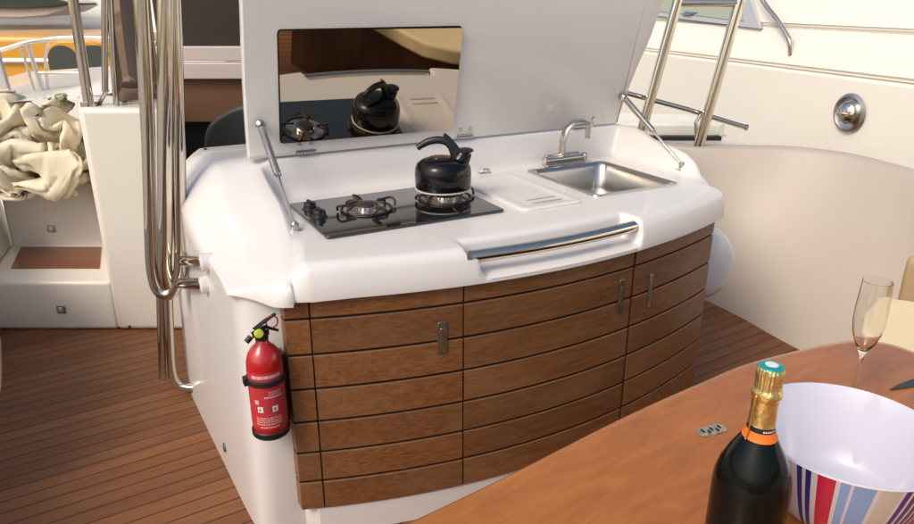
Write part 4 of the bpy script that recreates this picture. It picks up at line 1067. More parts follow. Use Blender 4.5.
11,36,35,25,14,-7,-5,-8,2,-14,0,-24,-28,-17,-10,-15,23,16,-1,-12,1,25,-1020,-9,18,6,8,24,46,43,42,12,38,15,-28,-32,38,23,10,5,3,19,2,41,43,26,10,9,
-11,14,4,-17,2,-14,-17,-14,-3,3,24,42,56,52,46,43,20,26,7,36,46,47,32,13,7,20,38,43,5,25,16,7,10,8,-10,3,1,16,7,7,-10,-16,-12,-3,1,-31,-10,25,-7,-4,
-3,7,-989,4,14,10,11,34,57,38,-1,22,18,3,-1,18,38,24,7,6,-5,-9,-1,44,35,28,-16,-2,-5,5,16,1,-11,-13,0,15,-6,0,9,37,52,55,50,41,32,27,36,21,35,50,-4,
13,15,22,7,34,11,26,13,7,14,-25,-8,-9,15,22,24,6,-10,-10,-6,6,12,11,-34,5,-4,16,-14,8,-960,10,6,8,17,25,52,36,-4,-2,24,36,30,14,30,8,12,2,-6,-13,-10,
34,23,35,-23,18,-16,1,-1,3,-5,2,-1,15,19,-18,18,26,53,39,51,50,47,41,38,25,41,29,-25,25,-19,9,12,6,33,9,19,20,5,-26,-14,11,2,19,17,-4,-9,-2,4,22,14,8,
19,-18,-16,50,-22,-30,-955,-10,7,17,32,46,45,19,17,16,31,43,1,49,10,21,-1,-6,-3,-12,-30,38,21,8,20,-9,21,12,-3,-11,-12,-11,2,19,-2,9,25,30,38,32,45,
54,50,48,43,38,28,14,-14,7,-11,-28,-5,5,25,29,19,26,8,-18,-5,6,16,-8,11,-4,-28,0,22,19,20,18,7,5,-6,15,4,-34,-952,4,14,20,31,35,29,7,3,14,32,52,52,44,
33,7,2,-20,-20,-12,-3,9,29,32,-15,31,18,19,-11,-20,-9,-9,0,9,18,19,32,29,28,25,33,41,49,42,39,28,0,27,-7,4,23,-28,-15,25,24,16,-8,29,-1,2,-12,9,18,12,
-15,-23,-23,4,24,32,12,10,2,-3,19,0,12,-15,-952,15,19,20,22,32,17,13,9,-10,25,55,81,50,18,15,-3,12,-21,-13,-4,-9,38,41,-14,28,14,16,-2,-19,-22,11,9,
22,27,21,27,26,23,20,20,20,29,20,19,19,16,12,24,31,19,-10,-2,11,23,26,10,-7,-1,-21,-1,25,22,-1,-12,-22,-15,2,18,8,12,-5,-8,25,-15,8,19,7,-964,19,33,
30,28,-8,21,-2,9,12,37,57,81,68,5,-20,1,39,-1,-3,-2,-7,5,58,2,21,5,22,-18,-16,-17,8,19,36,28,38,33,21,21,28,1,11,-19,13,15,7,16,28,34,31,29,26,13,20,
-6,-1,26,20,-11,-29,-2,20,37,7,-28,-18,-15,3,-2,16,15,-19,-9,1,3,-5,-6,18,-951,22,38,42,37,-25,-7,12,15,16,42,59,75,62,29,-12,-13,18,0,9,20,10,-8,28,
33,13,11,-15,-18,-13,14,13,31,27,34,43,30,25,10,-6,20,18,-19,13,-19,2,20,23,37,41,44,23,5,-14,-1,33,13,35,21,-2,0,10,26,-3,-15,-44,-27,25,14,18,-5,
-13,14,8,-5,-13,-13,-17,-953,23,38,44,40,31,5,-16,-20,29,42,46,56,54,14,26,-15,4,24,16,14,-9,17,30,15,16,13,-30,2,-8,11,13,20,41,25,31,35,4,6,18,24,
23,11,-14,13,-15,6,-4,31,45,34,12,-2,-6,29,20,2,33,30,24,19,18,17,-9,-16,-14,-40,11,33,9,16,-17,-5,20,-3,-45,-2,-7,-963,22,19,28,28,25,29,26,-3,7,39,
41,39,34,26,31,4,-15,10,11,9,25,35,23,21,5,3,-15,-1,-2,12,7,11,33,32,22,30,-11,30,29,24,20,21,15,1,8,-13,-33,-1,35,18,2,23,1,26,17,12,33,34,28,28,37,
17,-13,4,-10,-24,7,9,20,-12,-9,-14,-10,10,-26,0,2,-962,15,26,27,29,26,28,21,-4,25,31,39,39,35,32,20,10,-11,-5,13,22,27,18,15,18,14,7,-1,-6,4,5,7,4,21,
28,24,-2,38,33,31,24,11,6,18,5,11,-4,-28,-30,-8,16,8,19,33,22,40,13,35,12,31,34,29,11,-14,2,9,3,3,15,9,-17,-29,-32,-21,12,18,10,-11,-948,14,35,33,30,
15,-6,29,31,26,1,25,41,61,44,16,27,-12,-25,14,26,18,-12,11,18,26,19,16,9,6,3,6,15,7,25,-5,32,27,33,29,22,5,-13,-14,7,19,15,-13,-42,-22,-6,6,25,32,46,
37,49,26,12,31,20,5,7,-10,0,11,19,27,17,-9,-15,-38,-50,-35,8,26,28,19,-935,27,29,29,4,20,34,34,28,30,18,14,-28,40,56,28,19,6,1,7,26,-13,17,-16,-1,33,
24,25,27,14,13,2,-5,23,23,11,-7,29,33,30,27,2,-15,-16,-14,16,25,4,-34,-35,-20,-4,43,46,46,57,56,33,0,-29,23,6,1,-3,-8,15,25,43,26,16,-21,-44,-57,-44,
-6,23,30,39,-906,27,27,25,24,30,33,26,23,32,-2,-3,8,37,38,-11,26,-15,-1,43,30,6,-20,6,-22,23,20,32,29,13,15,18,1,26,15,8,13,28,38,19,-3,6,-6,-7,-17,8,
23,9,-32,-26,-22,-15,44,62,65,59,49,35,1,-33,-9,-10,1,-3,10,2,37,30,35,3,30,-30,-49,-42,-22,4,16,35,-880,20,26,31,36,38,33,25,-11,35,16,-5,15,21,21,
-1,4,15,6,7,13,13,22,-18,-28,3,22,33,34,23,21,11,22,20,19,17,22,20,14,-1,9,-13,2,11,-5,13,15,-11,-3,9,-34,-32,41,67,69,61,41,22,6,-26,-27,-17,-11,16,
12,16,34,38,27,-2,0,30,-26,-29,-19,-11,-10,9,-864,10,29,40,46,46,16,17,-3,11,27,3,16,18,29,20,12,6,5,14,7,2,-8,-25,-21,-2,20,35,37,28,33,1,26,-3,12,
21,16,12,-4,10,-6,6,14,12,14,17,12,11,4,-52,-22,22,29,65,60,53,33,15,19,-11,-27,-33,-25,17,45,10,33,47,23,2,-14,3,2,21,-5,-22,-25,-15,-872,8,32,49,58,
52,24,5,-4,-8,6,18,18,26,9,43,17,4,-17,-18,5,15,14,-10,-14,0,23,34,36,25,23,22,-16,-3,-5,21,5,6,0,-1,6,22,31,0,0,14,4,19,3,-46,28,14,43,37,49,52,32,
23,16,-1,-40,-32,-15,5,46,44,31,31,18,-2,-4,-6,1,4,16,-6,-29,-34,-862,15,36,50,53,42,29,18,-12,4,-1,15,15,20,20,2,15,-3,-8,-10,11,21,25,1,0,8,24,37,
20,-9,39,15,-16,-15,0,-14,0,0,-1,-3,11,35,39,-15,-2,7,13,11,-5,-17,29,40,51,43,15,56,40,28,21,-18,-30,-28,-2,-2,38,35,28,47,-11,5,8,10,-18,9,0,-15,-7,
-28,-831,21,28,30,28,27,22,33,36,3,0,-3,-7,14,11,2,0,5,2,21,22,5,21,25,-2,22,7,5,45,-15,31,22,-12,-17,-19,-3,-19,-34,-6,7,20,50,45,-6,-10,1,5,6,-4,-5,
26,49,55,63,26,49,49,34,0,-35,-11,-14,0,-2,24,37,25,33,-15,4,24,21,-23,-22,-6,-22,11,7,-889,46,28,15,16,21,29,41,29,12,-7,-6,9,15,2,35,-15,-11,7,33,
23,23,16,5,23,-9,-8,8,44,40,18,16,0,-11,-42,-38,-38,-22,3,21,44,18,62,3,0,-4,1,-5,-6,-3,31,39,61,69,55,49,32,34,2,1,-14,-1,-6,-9,9,17,22,16,9,13,12,
25,-8,-18,-32,-39,11,15,-938,52,30,19,17,25,33,37,44,5,-6,-4,-2,14,20,21,24,7,19,15,10,17,4,9,26,19,-27,-10,28,38,47,2,9,-13,-32,-47,-37,-14,32,29,41,
21,-6,28,18,-18,-5,0,3,3,31,36,51,55,58,67,27,31,50,4,-13,-2,1,-6,-1,8,7,14,-17,14,7,28,24,-28,-27,-45,-16,26,-974,47,31,25,24,32,35,32,40,21,4,-36,
-5,24,28,20,23,12,11,18,15,13,19,14,6,35,10,-38,40,29,47,-21,14,-9,-32,-26,-21,-1,33,43,32,5,-8,-17,20,1,-14,1,6,37,31,28,44,42,52,67,12,43,53,25,11,
5,-1,-9,0,-6,1,-22,-12,6,12,34,13,3,-30,-44,-18,12,-989,41,21,31,29,35,36,25,33,16,6,-21,-25,26,35,25,32,2,20,23,22,15,16,5,12,28,19,-18,43,10,38,-21,
11,11,-4,-16,-17,1,32,35,19,11,-12,-19,-10,-1,11,0,21,11,41,28,37,40,47,63,5,34,58,46,27,10,0,-12,-24,-15,-5,16,-13,-21,21,42,15,3,-35,-36,-8,-17,
-982,28,11,34,36,45,42,11,24,1,0,-19,-12,27,33,25,27,17,28,7,33,20,5,4,0,31,24,35,27,11,-5,-19,26,-22,11,20,2,0,13,36,19,23,2,-15,-14,-8,-1,1,7,18,50,
23,42,31,37,60,42,-11,52,47,33,11,1,-12,0,-11,-3,1,-5,-18,-3,34,7,21,-31,-22,-22,2,]
cloth_y = [
5220,32,-18,-4,4,6,10,17,1,3,0,8,27,3,25,-15,5,3,13,16,16,11,17,23,5,-6,-16,-33,-19,-24,-32,46,-37,0,5,-8,-1,-13,0,-27,21,-6,-17,-31,-7,12,6,29,26,
-10,-2,-2,6,1,-2,7,-9,-23,2,34,20,11,-13,-11,-4,-15,7,-12,-6,-8,23,30,2,-16,-18,-24,-28,1,-15,4,2,9,0,9,16,21,11,-23,25,-18,20,7,18,21,9,7,27,24,-15,
-2,13,8,-2,-19,-31,-21,-13,-21,19,-7,35,-12,-21,19,10,-28,1,-38,7,20,-23,-32,0,-3,20,26,3,-22,-5,-16,12,9,7,-20,-12,13,8,28,20,18,-3,-12,-18,-4,-16,1,
-27,-30,1,25,33,-8,-17,-21,-21,4,-8,20,2,-1,11,12,19,5,0,-8,-30,35,3,20,11,17,37,31,15,-2,-22,-18,10,-22,-18,-24,-23,-3,23,2,6,20,14,6,-3,-21,12,-6,
-10,-36,1,19,-17,-30,3,2,17,2,8,-17,-35,-16,4,13,0,-11,16,27,6,30,26,2,-3,-12,-20,-20,-13,-14,-21,-9,-25,3,39,7,-8,-18,-21,-1,36,19,2,-19,21,-20,-8,
17,-26,-17,-10,18,50,16,15,34,45,42,3,-43,-38,-31,-17,-15,-6,6,2,9,25,21,21,10,3,16,-10,-24,-13,18,3,-60,-11,-1,4,-16,16,0,16,1,-11,-34,-39,-12,-4,8,
8,1,13,36,31,30,-10,11,-3,-10,-17,-16,-21,-24,8,-14,-37,0,19,13,1,-5,-25,-1,77,9,4,-12,-13,-14,-12,-28,18,-30,12,-11,30,49,21,42,45,37,-3,-46,-68,-43,
1,-1,0,13,16,13,22,19,24,-3,14,7,1,-34,-45,23,3,-40,-26,3,0,-18,49,9,12,-28,-8,-43,-24,-18,8,-3,-10,0,28,25,37,34,-4,-12,4,-9,-38,-19,-17,-10,21,-4,
-22,19,-24,-9,3,-3,15,-13,87,1,-9,-23,-27,-13,15,-19,11,-6,3,-25,23,34,43,57,53,23,-10,-48,-37,-60,-3,3,10,12,17,19,21,19,18,2,12,4,-26,-21,-56,19,0,
-44,-30,7,2,-4,16,52,26,-29,-25,-32,-31,-7,-5,-10,-8,0,21,27,37,33,-22,-6,-7,-14,-14,-13,-8,-25,1,19,-3,-25,0,7,-4,-8,10,-5,86,-12,-15,-4,-32,-19,15,
-23,16,20,-20,-2,8,37,46,57,44,6,-24,-28,-28,-38,0,14,2,28,20,32,13,20,-4,-7,3,-14,-13,-36,-29,13,-28,-22,-21,-9,11,8,-4,47,38,-14,-37,-21,-22,-5,-13,
-4,-3,3,16,15,26,24,-14,-16,-3,-21,8,-8,-10,-22,-17,-13,22,-7,1,-16,5,-8,5,-2,128,-20,-21,-24,-32,-25,-9,2,-5,42,-10,0,-2,41,51,53,37,-21,-16,-18,-27,
-2,7,9,13,29,26,17,32,-7,-16,-6,-6,-12,-14,-23,-22,12,-29,-15,-27,-7,5,4,-7,6,62,7,-38,-28,-21,-14,-24,19,20,2,20,-7,25,-1,-12,-5,-18,4,-4,-1,1,-18,
-26,-18,-19,1,0,8,-2,-10,1,10,107,11,-20,-23,-37,-13,-5,-6,-19,8,31,10,0,50,47,17,36,-24,-19,-14,-1,8,10,11,33,23,-1,6,9,-6,-15,-19,-10,-6,18,7,-27,
-21,-30,10,-32,10,-4,-1,-11,-1,60,13,-38,-39,-30,-16,-13,18,51,33,1,-11,-6,-14,-21,-4,8,-14,11,-5,7,-21,-21,-19,-20,-15,9,-11,3,10,-2,21,111,6,-15,
-26,-47,-39,-7,-6,-6,28,22,4,33,50,16,36,-9,12,-20,-9,1,8,16,14,35,10,13,7,-13,-22,-28,-10,-28,-3,22,36,-25,-1,-23,-7,-18,12,-11,-18,-11,3,54,-6,-26,
-38,-32,-15,-3,49,35,11,-4,-20,-18,-10,-17,-3,17,7,-2,-24,-10,7,-12,-17,-5,-37,-4,8,-4,7,28,29,77,-24,5,-8,-43,-47,-25,-3,32,1,18,35,45,6,27,33,18,
-13,-10,-6,8,3,-4,36,-12,12,18,5,-3,-24,-12,-20,-6,1,-25,11,39,-30,2,-17,11,16,-18,-30,-10,7,48,-25,-34,-12,-23,-11,27,27,2,15,-18,-27,-12,-13,-26,1,
7,27,7,-27,-31,4,14,6,-26,-27,-18,-3,25,7,29,-14,63,-8,0,-4,-7,-31,-52,-2,18,7,14,10,49,41,24,46,33,-12,-4,-1,-12,19,-36,-2,-8,24,18,-7,8,-8,1,-15,-8,
-12,7,-15,33,-10,-10,0,14,17,-20,-35,-16,14,33,-20,-19,1,-12,4,1,7,-1,-27,-10,-22,-34,-6,24,17,-6,-19,33,-39,-28,-6,20,-1,-9,-18,-27,-11,12,48,-27,
-24,56,-2,-16,8,13,-29,-10,24,20,-7,4,-1,9,48,52,59,7,29,-15,-15,18,-33,-34,-12,-14,18,36,24,6,-9,-6,3,-11,-17,4,-6,-1,34,-4,-9,25,5,-23,-37,-14,13,
-5,10,-8,21,8,2,-2,-22,-26,-23,-24,-28,-16,5,21,27,4,-14,-24,3,-32,-15,-4,-12,-12,-6,5,-15,-7,46,-3,-46,40,-20,-10,-2,22,17,10,24,22,-6,9,1,-2,4,62,
60,16,36,4,-17,-34,-35,-23,-33,-3,45,18,36,10,8,-13,10,-10,-20,-10,8,17,21,-2,16,15,-17,-29,-18,-6,2,-21,-5,9,15,19,2,6,-11,-38,-19,-30,-27,-18,-7,31,
32,6,-15,-16,-17,-5,-29,-24,-8,-4,0,4,-11,-22,17,5,-35,9,12,0,-16,10,22,26,31,30,3,-5,2,1,3,30,45,42,7,-22,-34,-33,-25,-34,-8,3,36,44,19,51,23,8,-22,
-3,-19,-7,-6,42,0,39,14,-1,-16,-27,-9,-16,-11,-11,-21,-1,17,-4,12,15,7,-15,-23,-35,-33,-24,6,6,33,19,-4,-14,-14,-11,-35,-22,-36,-21,-4,1,-10,-7,0,16,
-25,-12,8,19,4,21,24,32,17,16,31,-17,4,1,2,-3,38,39,-4,-33,-27,-29,-29,-26,-21,15,34,40,13,55,48,19,-20,-22,-18,12,8,16,19,51,23,1,-10,-23,-7,-25,-21,
-13,-11,-18,-2,21,13,10,11,-4,-20,-22,-22,-27,-21,-1,16,27,16,-3,-15,-20,-19,-50,-37,-50,-7,2,-9,10,7,-4,-13,-10,-5,19,33,16,45,47,23,13,9,-19,-10,-2,
-2,3,1,26,-23,-32,11,-12,-33,-29,-10,8,28,31,0,58,49,24,-13,-21,-15,-7,35,25,5,40,25,10,2,-9,-11,-26,-41,8,-12,-7,9,9,5,19,3,-4,-24,-4,-23,-26,-21,
-13,4,27,8,22,-9,-23,-13,-46,-59,-36,-13,-5,-11,-16,-15,12,-9,-3,1,17,41,38,40,47,37,-36,24,7,-7,-18,-9,7,2,-39,-26,9,-9,-6,-15,2,-14,1,20,19,14,49,
39,18,5,-25,-16,-13,23,46,16,7,17,17,3,-4,-3,-13,-28,-41,44,-7,2,7,17,30,-12,-19,-12,-37,-20,7,-26,-9,-28,19,31,20,-25,-3,2,-34,-53,-62,-24,-16,-9,-1,
-4,-19,-10,39,0,8,36,44,25,39,29,-5,-30,0,12,19,-6,-8,-31,-38,-17,2,13,-18,-11,28,-3,-14,0,18,36,47,25,14,13,-23,-21,-2,8,45,37,-16,8,14,0,-7,6,-7,
-32,-26,21,34,10,5,8,1,22,-19,-22,-37,-19,-5,-22,-23,-27,21,28,28,-5,-22,-6,-12,-49,-51,-54,-7,6,8,-6,-11,-15,37,-3,0,26,42,26,12,21,16,9,-32,-18,12,
1,-13,-23,-15,-24,-15,15,30,-14,22,-18,-20,-10,7,46,53,34,41,-5,-21,-8,2,4,42,-3,28,-7,8,-11,-11,8,11,-28,-29,13,26,27,9,9,18,10,5,-56,-30,-31,-29,
-16,-21,-13,9,29,28,13,-20,-25,-12,-50,-41,-35,2,-6,-6,13,-24,1,16,5,8,17,30,39,-8,11,26,2,8,-49,-22,-1,16,-19,-38,-24,8,11,13,11,2,-18,-24,-16,2,38,
49,54,26,18,14,11,5,-1,16,18,11,10,-4,-12,-9,9,16,-15,-38,6,14,35,16,11,26,5,-26,-53,-40,-24,-26,-28,-5,14,15,18,10,2,-15,-6,-30,-51,-53,-8,-15,1,-6,
21,3,-10,-2,15,11,2,30,29,22,10,-14,31,-9,-56,-36,-5,13,-5,-50,-19,-17,-7,5,16,4,-10,-12,4,14,19,33,40,57,24,29,23,19,7,13,14,10,12,2,-8,2,-7,8,1,-21,
-23,9,38,26,-1,24,-16,-46,-39,-36,-24,-27,-7,22,14,19,14,5,-20,-9,-2,-31,-53,-35,-33,-12,-7,22,24,11,-2,-54,16,20,8,32,12,20,0,23,-13,17,-52,-51,2,24,
-46,-13,3,-13,-41,-14,1,26,24,-16,16,8,-4,11,19,25,43,45,39,38,28,13,13,-6,16,8,6,9,1,-6,-8,-3,-22,-18,39,26,7,-15,-18,-41,-22,-39,-32,-9,23,27,23,17,
-15,-7,-25,-8,-16,-21,-62,-10,-5,-9,-8,-9,5,31,17,-81,8,21,26,25,8,10,16,8,10,-8,-58,16,-14,-48,-4,21,-12,-13,-32,-26,0,12,9,15,12,-1,-8,14,6,7,24,18,
54,56,47,18,31,0,3,-11,-5,27,24,4,-14,-7,-15,-16,24,21,-6,-16,-14,-27,-29,-46,-20,17,35,22,13,-19,3,-25,-41,-24,-9,-10,-5,-54,14,-16,24,-4,-25,10,31,
-103,31,38,35,19,7,3,-11,-14,5,32,-3,-63,-36,27,12,7,-27,-4,-27,-26,-1,-1,17,2,15,1,1,-11,5,19,-3,10,30,40,64,33,32,18,-18,-16,-2,14,29,31,14,-4,-9,
-10,-14,16,27,-29,-5,-35,-28,-55,6,12,16,21,17,-13,-24,-15,-25,-46,-16,-8,0,-19,12,4,-19,28,-5,-16,-13,-80,44,43,7,-2,19,11,-26,-33,5,27,38,-52,-28,1,
15,22,-7,-6,-25,-27,-16,-13,18,-5,21,22,13,-4,-16,4,1,20,4,27,52,27,47,-6,-11,-25,2,34,7,38,36,10,-3,-9,17,7,5,-26,-33,2,-35,-61,40,6,7,20,17,-19,-24,
-46,-38,-17,-12,-13,0,7,17,-4,7,14,3,-8,-17,-122,47,18,-14,4,4,27,-25,-24,-9,24,42,-3,-3,-3,-4,-18,-3,-5,13,-42,-9,-7,-16,-9,16,39,12,12,5,-11,10,14,
-13,32,16,44,9,-5,-21,-21,14,35,50,19,39,17,-8,20,14,3,-13,-46,-6,2,-39,-57,38,13,18,29,7,-16,-11,-47,-53,-13,-31,-15,11,19,16,29,26,21,-16,-13,-18,
-177,40,10,-14,0,14,13,-16,-20,-18,33,53,71,-5,-8,-9,-21,-4,-7,-45,-12,-6,5,-22,-36,-19,35,3,19,25,15,25,5,-30,27,14,12,32,-23,-36,-3,20,46,47,24,20,
25,15,15,14,-13,-12,-48,-8,0,-32,-39,28,32,27,12,-1,16,-34,-34,-50,-44,-47,-23,30,42,43,30,50,34,0,-14,-21,-259,-3,9,23,17,17,-5,-12,-16,-1,61,6,43,
31,17,14,-24,-28,-45,9,-22,10,4,-27,-45,-49,-1,19,8,25,26,26,27,-32,20,24,8,6,1,-6,-19,15,41,53,-2,13,27,24,-4,2,-5,-4,-35,8,-25,-13,17,-42,13,16,9,
24,15,5,-40,-53,-48,-44,-23,22,48,46,66,40,33,17,-20,2,-302,-12,-9,3,6,13,6,18,3,6,25,9,61,30,32,18,-13,-42,-42,-23,4,8,-3,-23,-47,-43,3,4,-1,21,32,4,
31,4,-9,40,22,13,-4,19,-2,-5,24,8,-4,28,21,9,-22,4,3,7,-21,0,-3,-9,26,-45,-20,14,20,18,11,10,-43,-38,-37,-18,-11,18,47,36,48,12,45,21,11,-19,-275,-1,
17,-1,-12,-19,-7,7,25,10,-7,23,61,48,12,20,-18,-13,-39,-46,-19,0,-3,-15,-23,-27,-9,1,22,20,-7,9,20,16,4,26,26,33,25,3,3,4,4,-6,-38,36,11,-14,-31,19,
12,12,-2,-12,0,-4,46,-42,-37,5,7,25,18,13,-29,-27,-20,-10,13,9,20,26,20,-5,31,38,25,-9,-199,1,12,-21,-25,-27,-21,-15,24,-5,1,55,60,41,0,4,3,17,-43,
-47,-49,-16,7,-33,-21,-7,13,22,-3,23,-16,12,11,3,31,2,35,39,36,26,-5,8,-13,-32,-51,28,-12,-19,-11,28,24,7,-11,2,8,-6,31,-28,-32,-3,-2,23,22,20,-23,14,
-18,20,8,1,-5,-18,-5,13,3,45,40,7,-125,-14,-6,-17,-40,-17,-14,-33,0,5,14,39,52,51,20,12,-8,13,-37,-50,-54,-38,8,-33,-3,-16,18,28,16,-3,10,-4,10,-1,18,
18,21,36,34,40,17,-5,-27,-35,-57,-14,-17,-21,17,25,20,-1,11,-19,8,30,17,-16,-21,-4,2,18,21,23,12,0,-1,-6,1,-11,-18,-28,-7,1,8,38,44,24,-81,-22,-49,
-16,10,-14,-26,-19,-12,10,14,30,40,41,30,12,18,0,-43,-52,-39,-40,-13,-12,-13,-21,17,25,29,13,-1,-4,23,16,3,-2,-3,37,30,35,17,-1,-21,-26,-54,-59,-22,5,
34,26,-12,3,-1,6,4,15,23,8,16,10,-20,9,20,7,19,-19,-29,-18,-1,-8,-9,-11,-1,5,31,27,27,24,-89,-12,-12,-12,-9,19,-14,-16,-12,-20,12,11,28,55,14,13,32,
16,-42,-42,-39,-53,-5,-16,-16,1,6,19,33,-9,28,34,28,9,-14,-18,-18,-30,27,41,34,4,-11,-27,-42,-52,-34,15,35,36,-4,-35,6,-24,8,9,24,5,11,25,-14,27,28,
13,-21,-12,-41,-27,9,-9,-9,7,23,3,32,25,26,9,-104,-8,-7,1,15,27,22,-11,-15,-26,-13,17,32,41,-31,44,-10,29,18,-59,-53,-7,-19,-20,-18,-7,5,26,-1,29,35,
20,40,5,-14,-44,-39,-9,3,28,17,13,-3,-30,-22,-52,-38,23,37,37,5,-52,-3,-32,5,13,18,-13,20,25,24,23,7,-6,-11,-15,-36,-9,-11,-3,-4,17,38,22,48,16,-21,
-3,-31,-9,-8,4,17,32,27,-2,-30,-10,-4,16,29,1,-21,-24,3,14,16,28,-52,-4,-69,-25,-16,-4,32,11,12,20,16,-16,22,19,-5,-21,-8,-2,-5,-13,-2,17,2,-23,-30,
-50,-23,0,38,47,2,-37,-24,-10,-6,11,10,7,26,19,-7,31,-9,-5,-9,-16,-19,-17,-16,-9,7,38,43,56,35,1,-15,-25,41,-3,-3,8,-5,10,10,28,-16,1,-16,19,28,-19,
-17,-36,2,13,18,31,-18,-26,-73,-38,-17,17,38,24,10,14,-21,-28,-40,19,-10,-5,-1,7,1,-9,5,0,-10,-27,7,-22,-19,-34,23,37,11,-46,-12,-5,-6,16,4,3,21,30,
23,27,-13,-51,-6,-8,-14,-18,-8,0,14,37,54,40,25,-3,-7,-32,101,8,-5,3,3,4,2,3,8,4,-25,23,-15,28,-40,-17,-9,18,29,-9,23,-17,-66,-21,-20,-9,-2,48,10,-13,
-19,-39,-45,-8,-19,5,-5,11,8,0,1,-11,-19,-27,20,-14,-10,-7,-20,14,22,-43,10,7,-17,-1,14,15,18,28,31,-3,29,-29,-12,2,1,-21,-21,5,6,34,17,12,15,-1,12,
-17,156,-2,18,-6,-9,11,4,2,0,-7,0,-9,24,-25,-5,-15,-34,38,17,18,-8,-36,-42,-30,-14,-12,-14,-1,26,-1,-8,-33,-8,-50,-16,-27,-7,14,17,-5,-6,-19,-26,10,
11,-30,-5,2,12,5,17,9,1,4,-11,-10,-3,6,22,23,33,32,26,5,-12,-7,-12,-22,-8,7,-5,-27,-1,8,2,2,22,12,185,14,-5,6,-4,-15,-12,-6,26,15,8,-2,-20,-10,-6,-26,
-7,-14,27,25,-19,-45,-30,-22,-15,-21,-18,-5,24,6,-9,-27,-4,-42,-31,9,-11,-9,-10,-5,-15,-16,2,1,2,1,14,22,21,12,-2,24,-8,1,-15,2,1,18,-5,14,30,36,28,
15,-18,-10,-16,-13,6,8,-37,-47,-22,6,1,8,17,50,197,3,3,-2,-29,-23,-16,-3,30,26,25,8,-18,3,-21,-4,15,-18,-19,-47,-24,-35,-19,-8,-20,-16,-6,-15,10,9,-8,
-7,3,-24,-33,-5,-12,-15,-23,-9,23,-16,28,10,2,6,19,21,16,8,-8,-37,20,22,7,9,12,-1,-7,17,29,27,26,-3,-23,-27,-22,15,29,-3,-39,-59,-39,-21,14,19,34,46,
218,2,-10,-22,-34,-19,-13,4,46,34,24,-8,-19,-18,-29,-28,2,-9,-41,-27,-31,-29,-13,-4,-15,7,-14,-9,-6,1,3,-1,13,-21,-8,-28,-12,-24,-3,0,19,25,29,8,2,-7,
-23,20,31,21,-19,-34,-21,44,22,-1,21,16,11,17,17,14,7,10,-39,-18,-21,8,29,-9,-36,-56,-33,-24,-5,24,51,43,241,7,-2,-23,-34,-24,-10,0,10,38,39,-8,-17,
-22,-41,-41,-33,-22,-23,-23,-19,12,-13,-9,-17,-20,-8,-10,-13,-1,13,13,1,-3,-17,-16,-14,-8,5,17,27,33,26,12,-6,-38,-25,-7,32,20,18,-42,-24,-5,25,13,22,
6,38,36,21,22,11,-12,-48,-21,6,-27,9,-20,-34,-34,-13,-25,-25,38,40,37,277,0,11,-21,-33,-22,-4,-8,-12,41,6,18,-16,-28,-31,-42,-32,-38,-31,-5,-36,-2,
-12,-10,-10,-17,-15,-9,-15,0,15,9,5,-6,-10,-10,12,-2,13,20,40,36,29,-1,-12,-40,-38,-17,34,28,2,-16,-28,-12,-8,7,25,49,60,47,8,21,7,-37,-40,-6,-5,-45,
-30,-23,-19,-26,-13,-12,-30,42,31,32,322,-17,1,3,-31,-20,-12,-8,-1,7,27,8,-14,-32,-27,-40,-8,-36,-39,-40,-39,-16,39,-25,-29,-28,-14,-13,0,-15,12,2,6,
10,-15,-2,26,1,21,37,39,29,11,-1,-2,-32,-43,-21,34,23,6,-3,-17,-14,-20,14,28,49,55,0,24,0,20,-2,-35,-13,-14,-50,-46,-25,-27,-17,-28,-3,-33,42,23,21,
357,-18,-14,1,-13,-8,-13,-4,5,15,19,10,-33,-19,-25,-5,-19,-43,-48,-49,-55,-30,48,-23,-33,-29,-7,-9,-13,-12,-5,-1,1,9,11,13,11,18,19,37,20,1,-8,-9,-4,
-21,-7,20,13,2,16,21,3,2,-5,-8,18,31,50,-4,22,28,-8,7,-27,-41,-21,-54,-32,-8,-27,-29,-37,-20,0,11,18,14,367,-17,-14,-10,-19,24,11,-15,13,18,24,5,-43,
3,-9,-25,-16,-52,-61,-60,-60,-29,48,-25,-31,-20,-25,6,-16,-18,-13,-10,-3,17,-1,15,28,22,27,15,6,-7,-14,-5,-7,2,18,21,10,15,18,-6,10,18,13,16,4,9,35,7,
25,31,-1,-32,-31,-25,-44,-37,5,-24,-17,-22,-54,-45,33,-5,-23,13,404,-17,-17,-15,-16,9,12,21,9,13,9,18,-36,24,-8,-9,-36,-55,-63,-68,-61,-50,37,-6,-32,
-25,-14,-8,-13,-4,-23,-12,9,-19,2,14,30,31,15,6,0,-5,-3,-6,-2,31,19,7,3,18,13,12,21,2,11,34,34,-1,-3,27,14,31,-15,-35,-27,-32,-42,-35,-5,2,-25,-22,
-32,-55,-9,20,-28,-1,443,-9,-18,-14,-9,-10,-13,-5,-3,31,2,19,8,6,33,-2,-46,-51,-71,-59,-57,-44,-35,22,-43,0,-3,-11,-14,3,-16,-20,-11,-7,-5,-4,17,24,7,
4,5,5,3,-3,39,40,13,7,7,-3,-8,31,35,32,24,7,28,18,-11,-1,11,3,-15,-3,-35,-46,-34,-32,-24,2,-19,-13,-17,-14,-35,-31,-9,-5,472,-1,-9,-27,-10,-35,10,-21,
-13,14,-21,11,10,21,34,22,-47,-33,-58,-56,-49,-38,-50,-4,-47,-3,8,3,9,0,-10,-26,-15,-8,-2,-3,-16,-8,-5,2,19,7,27,38,48,44,10,2,-22,-19,11,22,36,36,44,
28,23,7,-23,5,1,-12,-13,-19,-8,-57,-42,-26,-1,-14,-15,4,-1,-4,-21,-36,-39,-30,441,4,3,-2,-5,-30,-23,-16,-13,-12,-10,-5,5,30,45,0,-16,-37,-38,-37,-35,
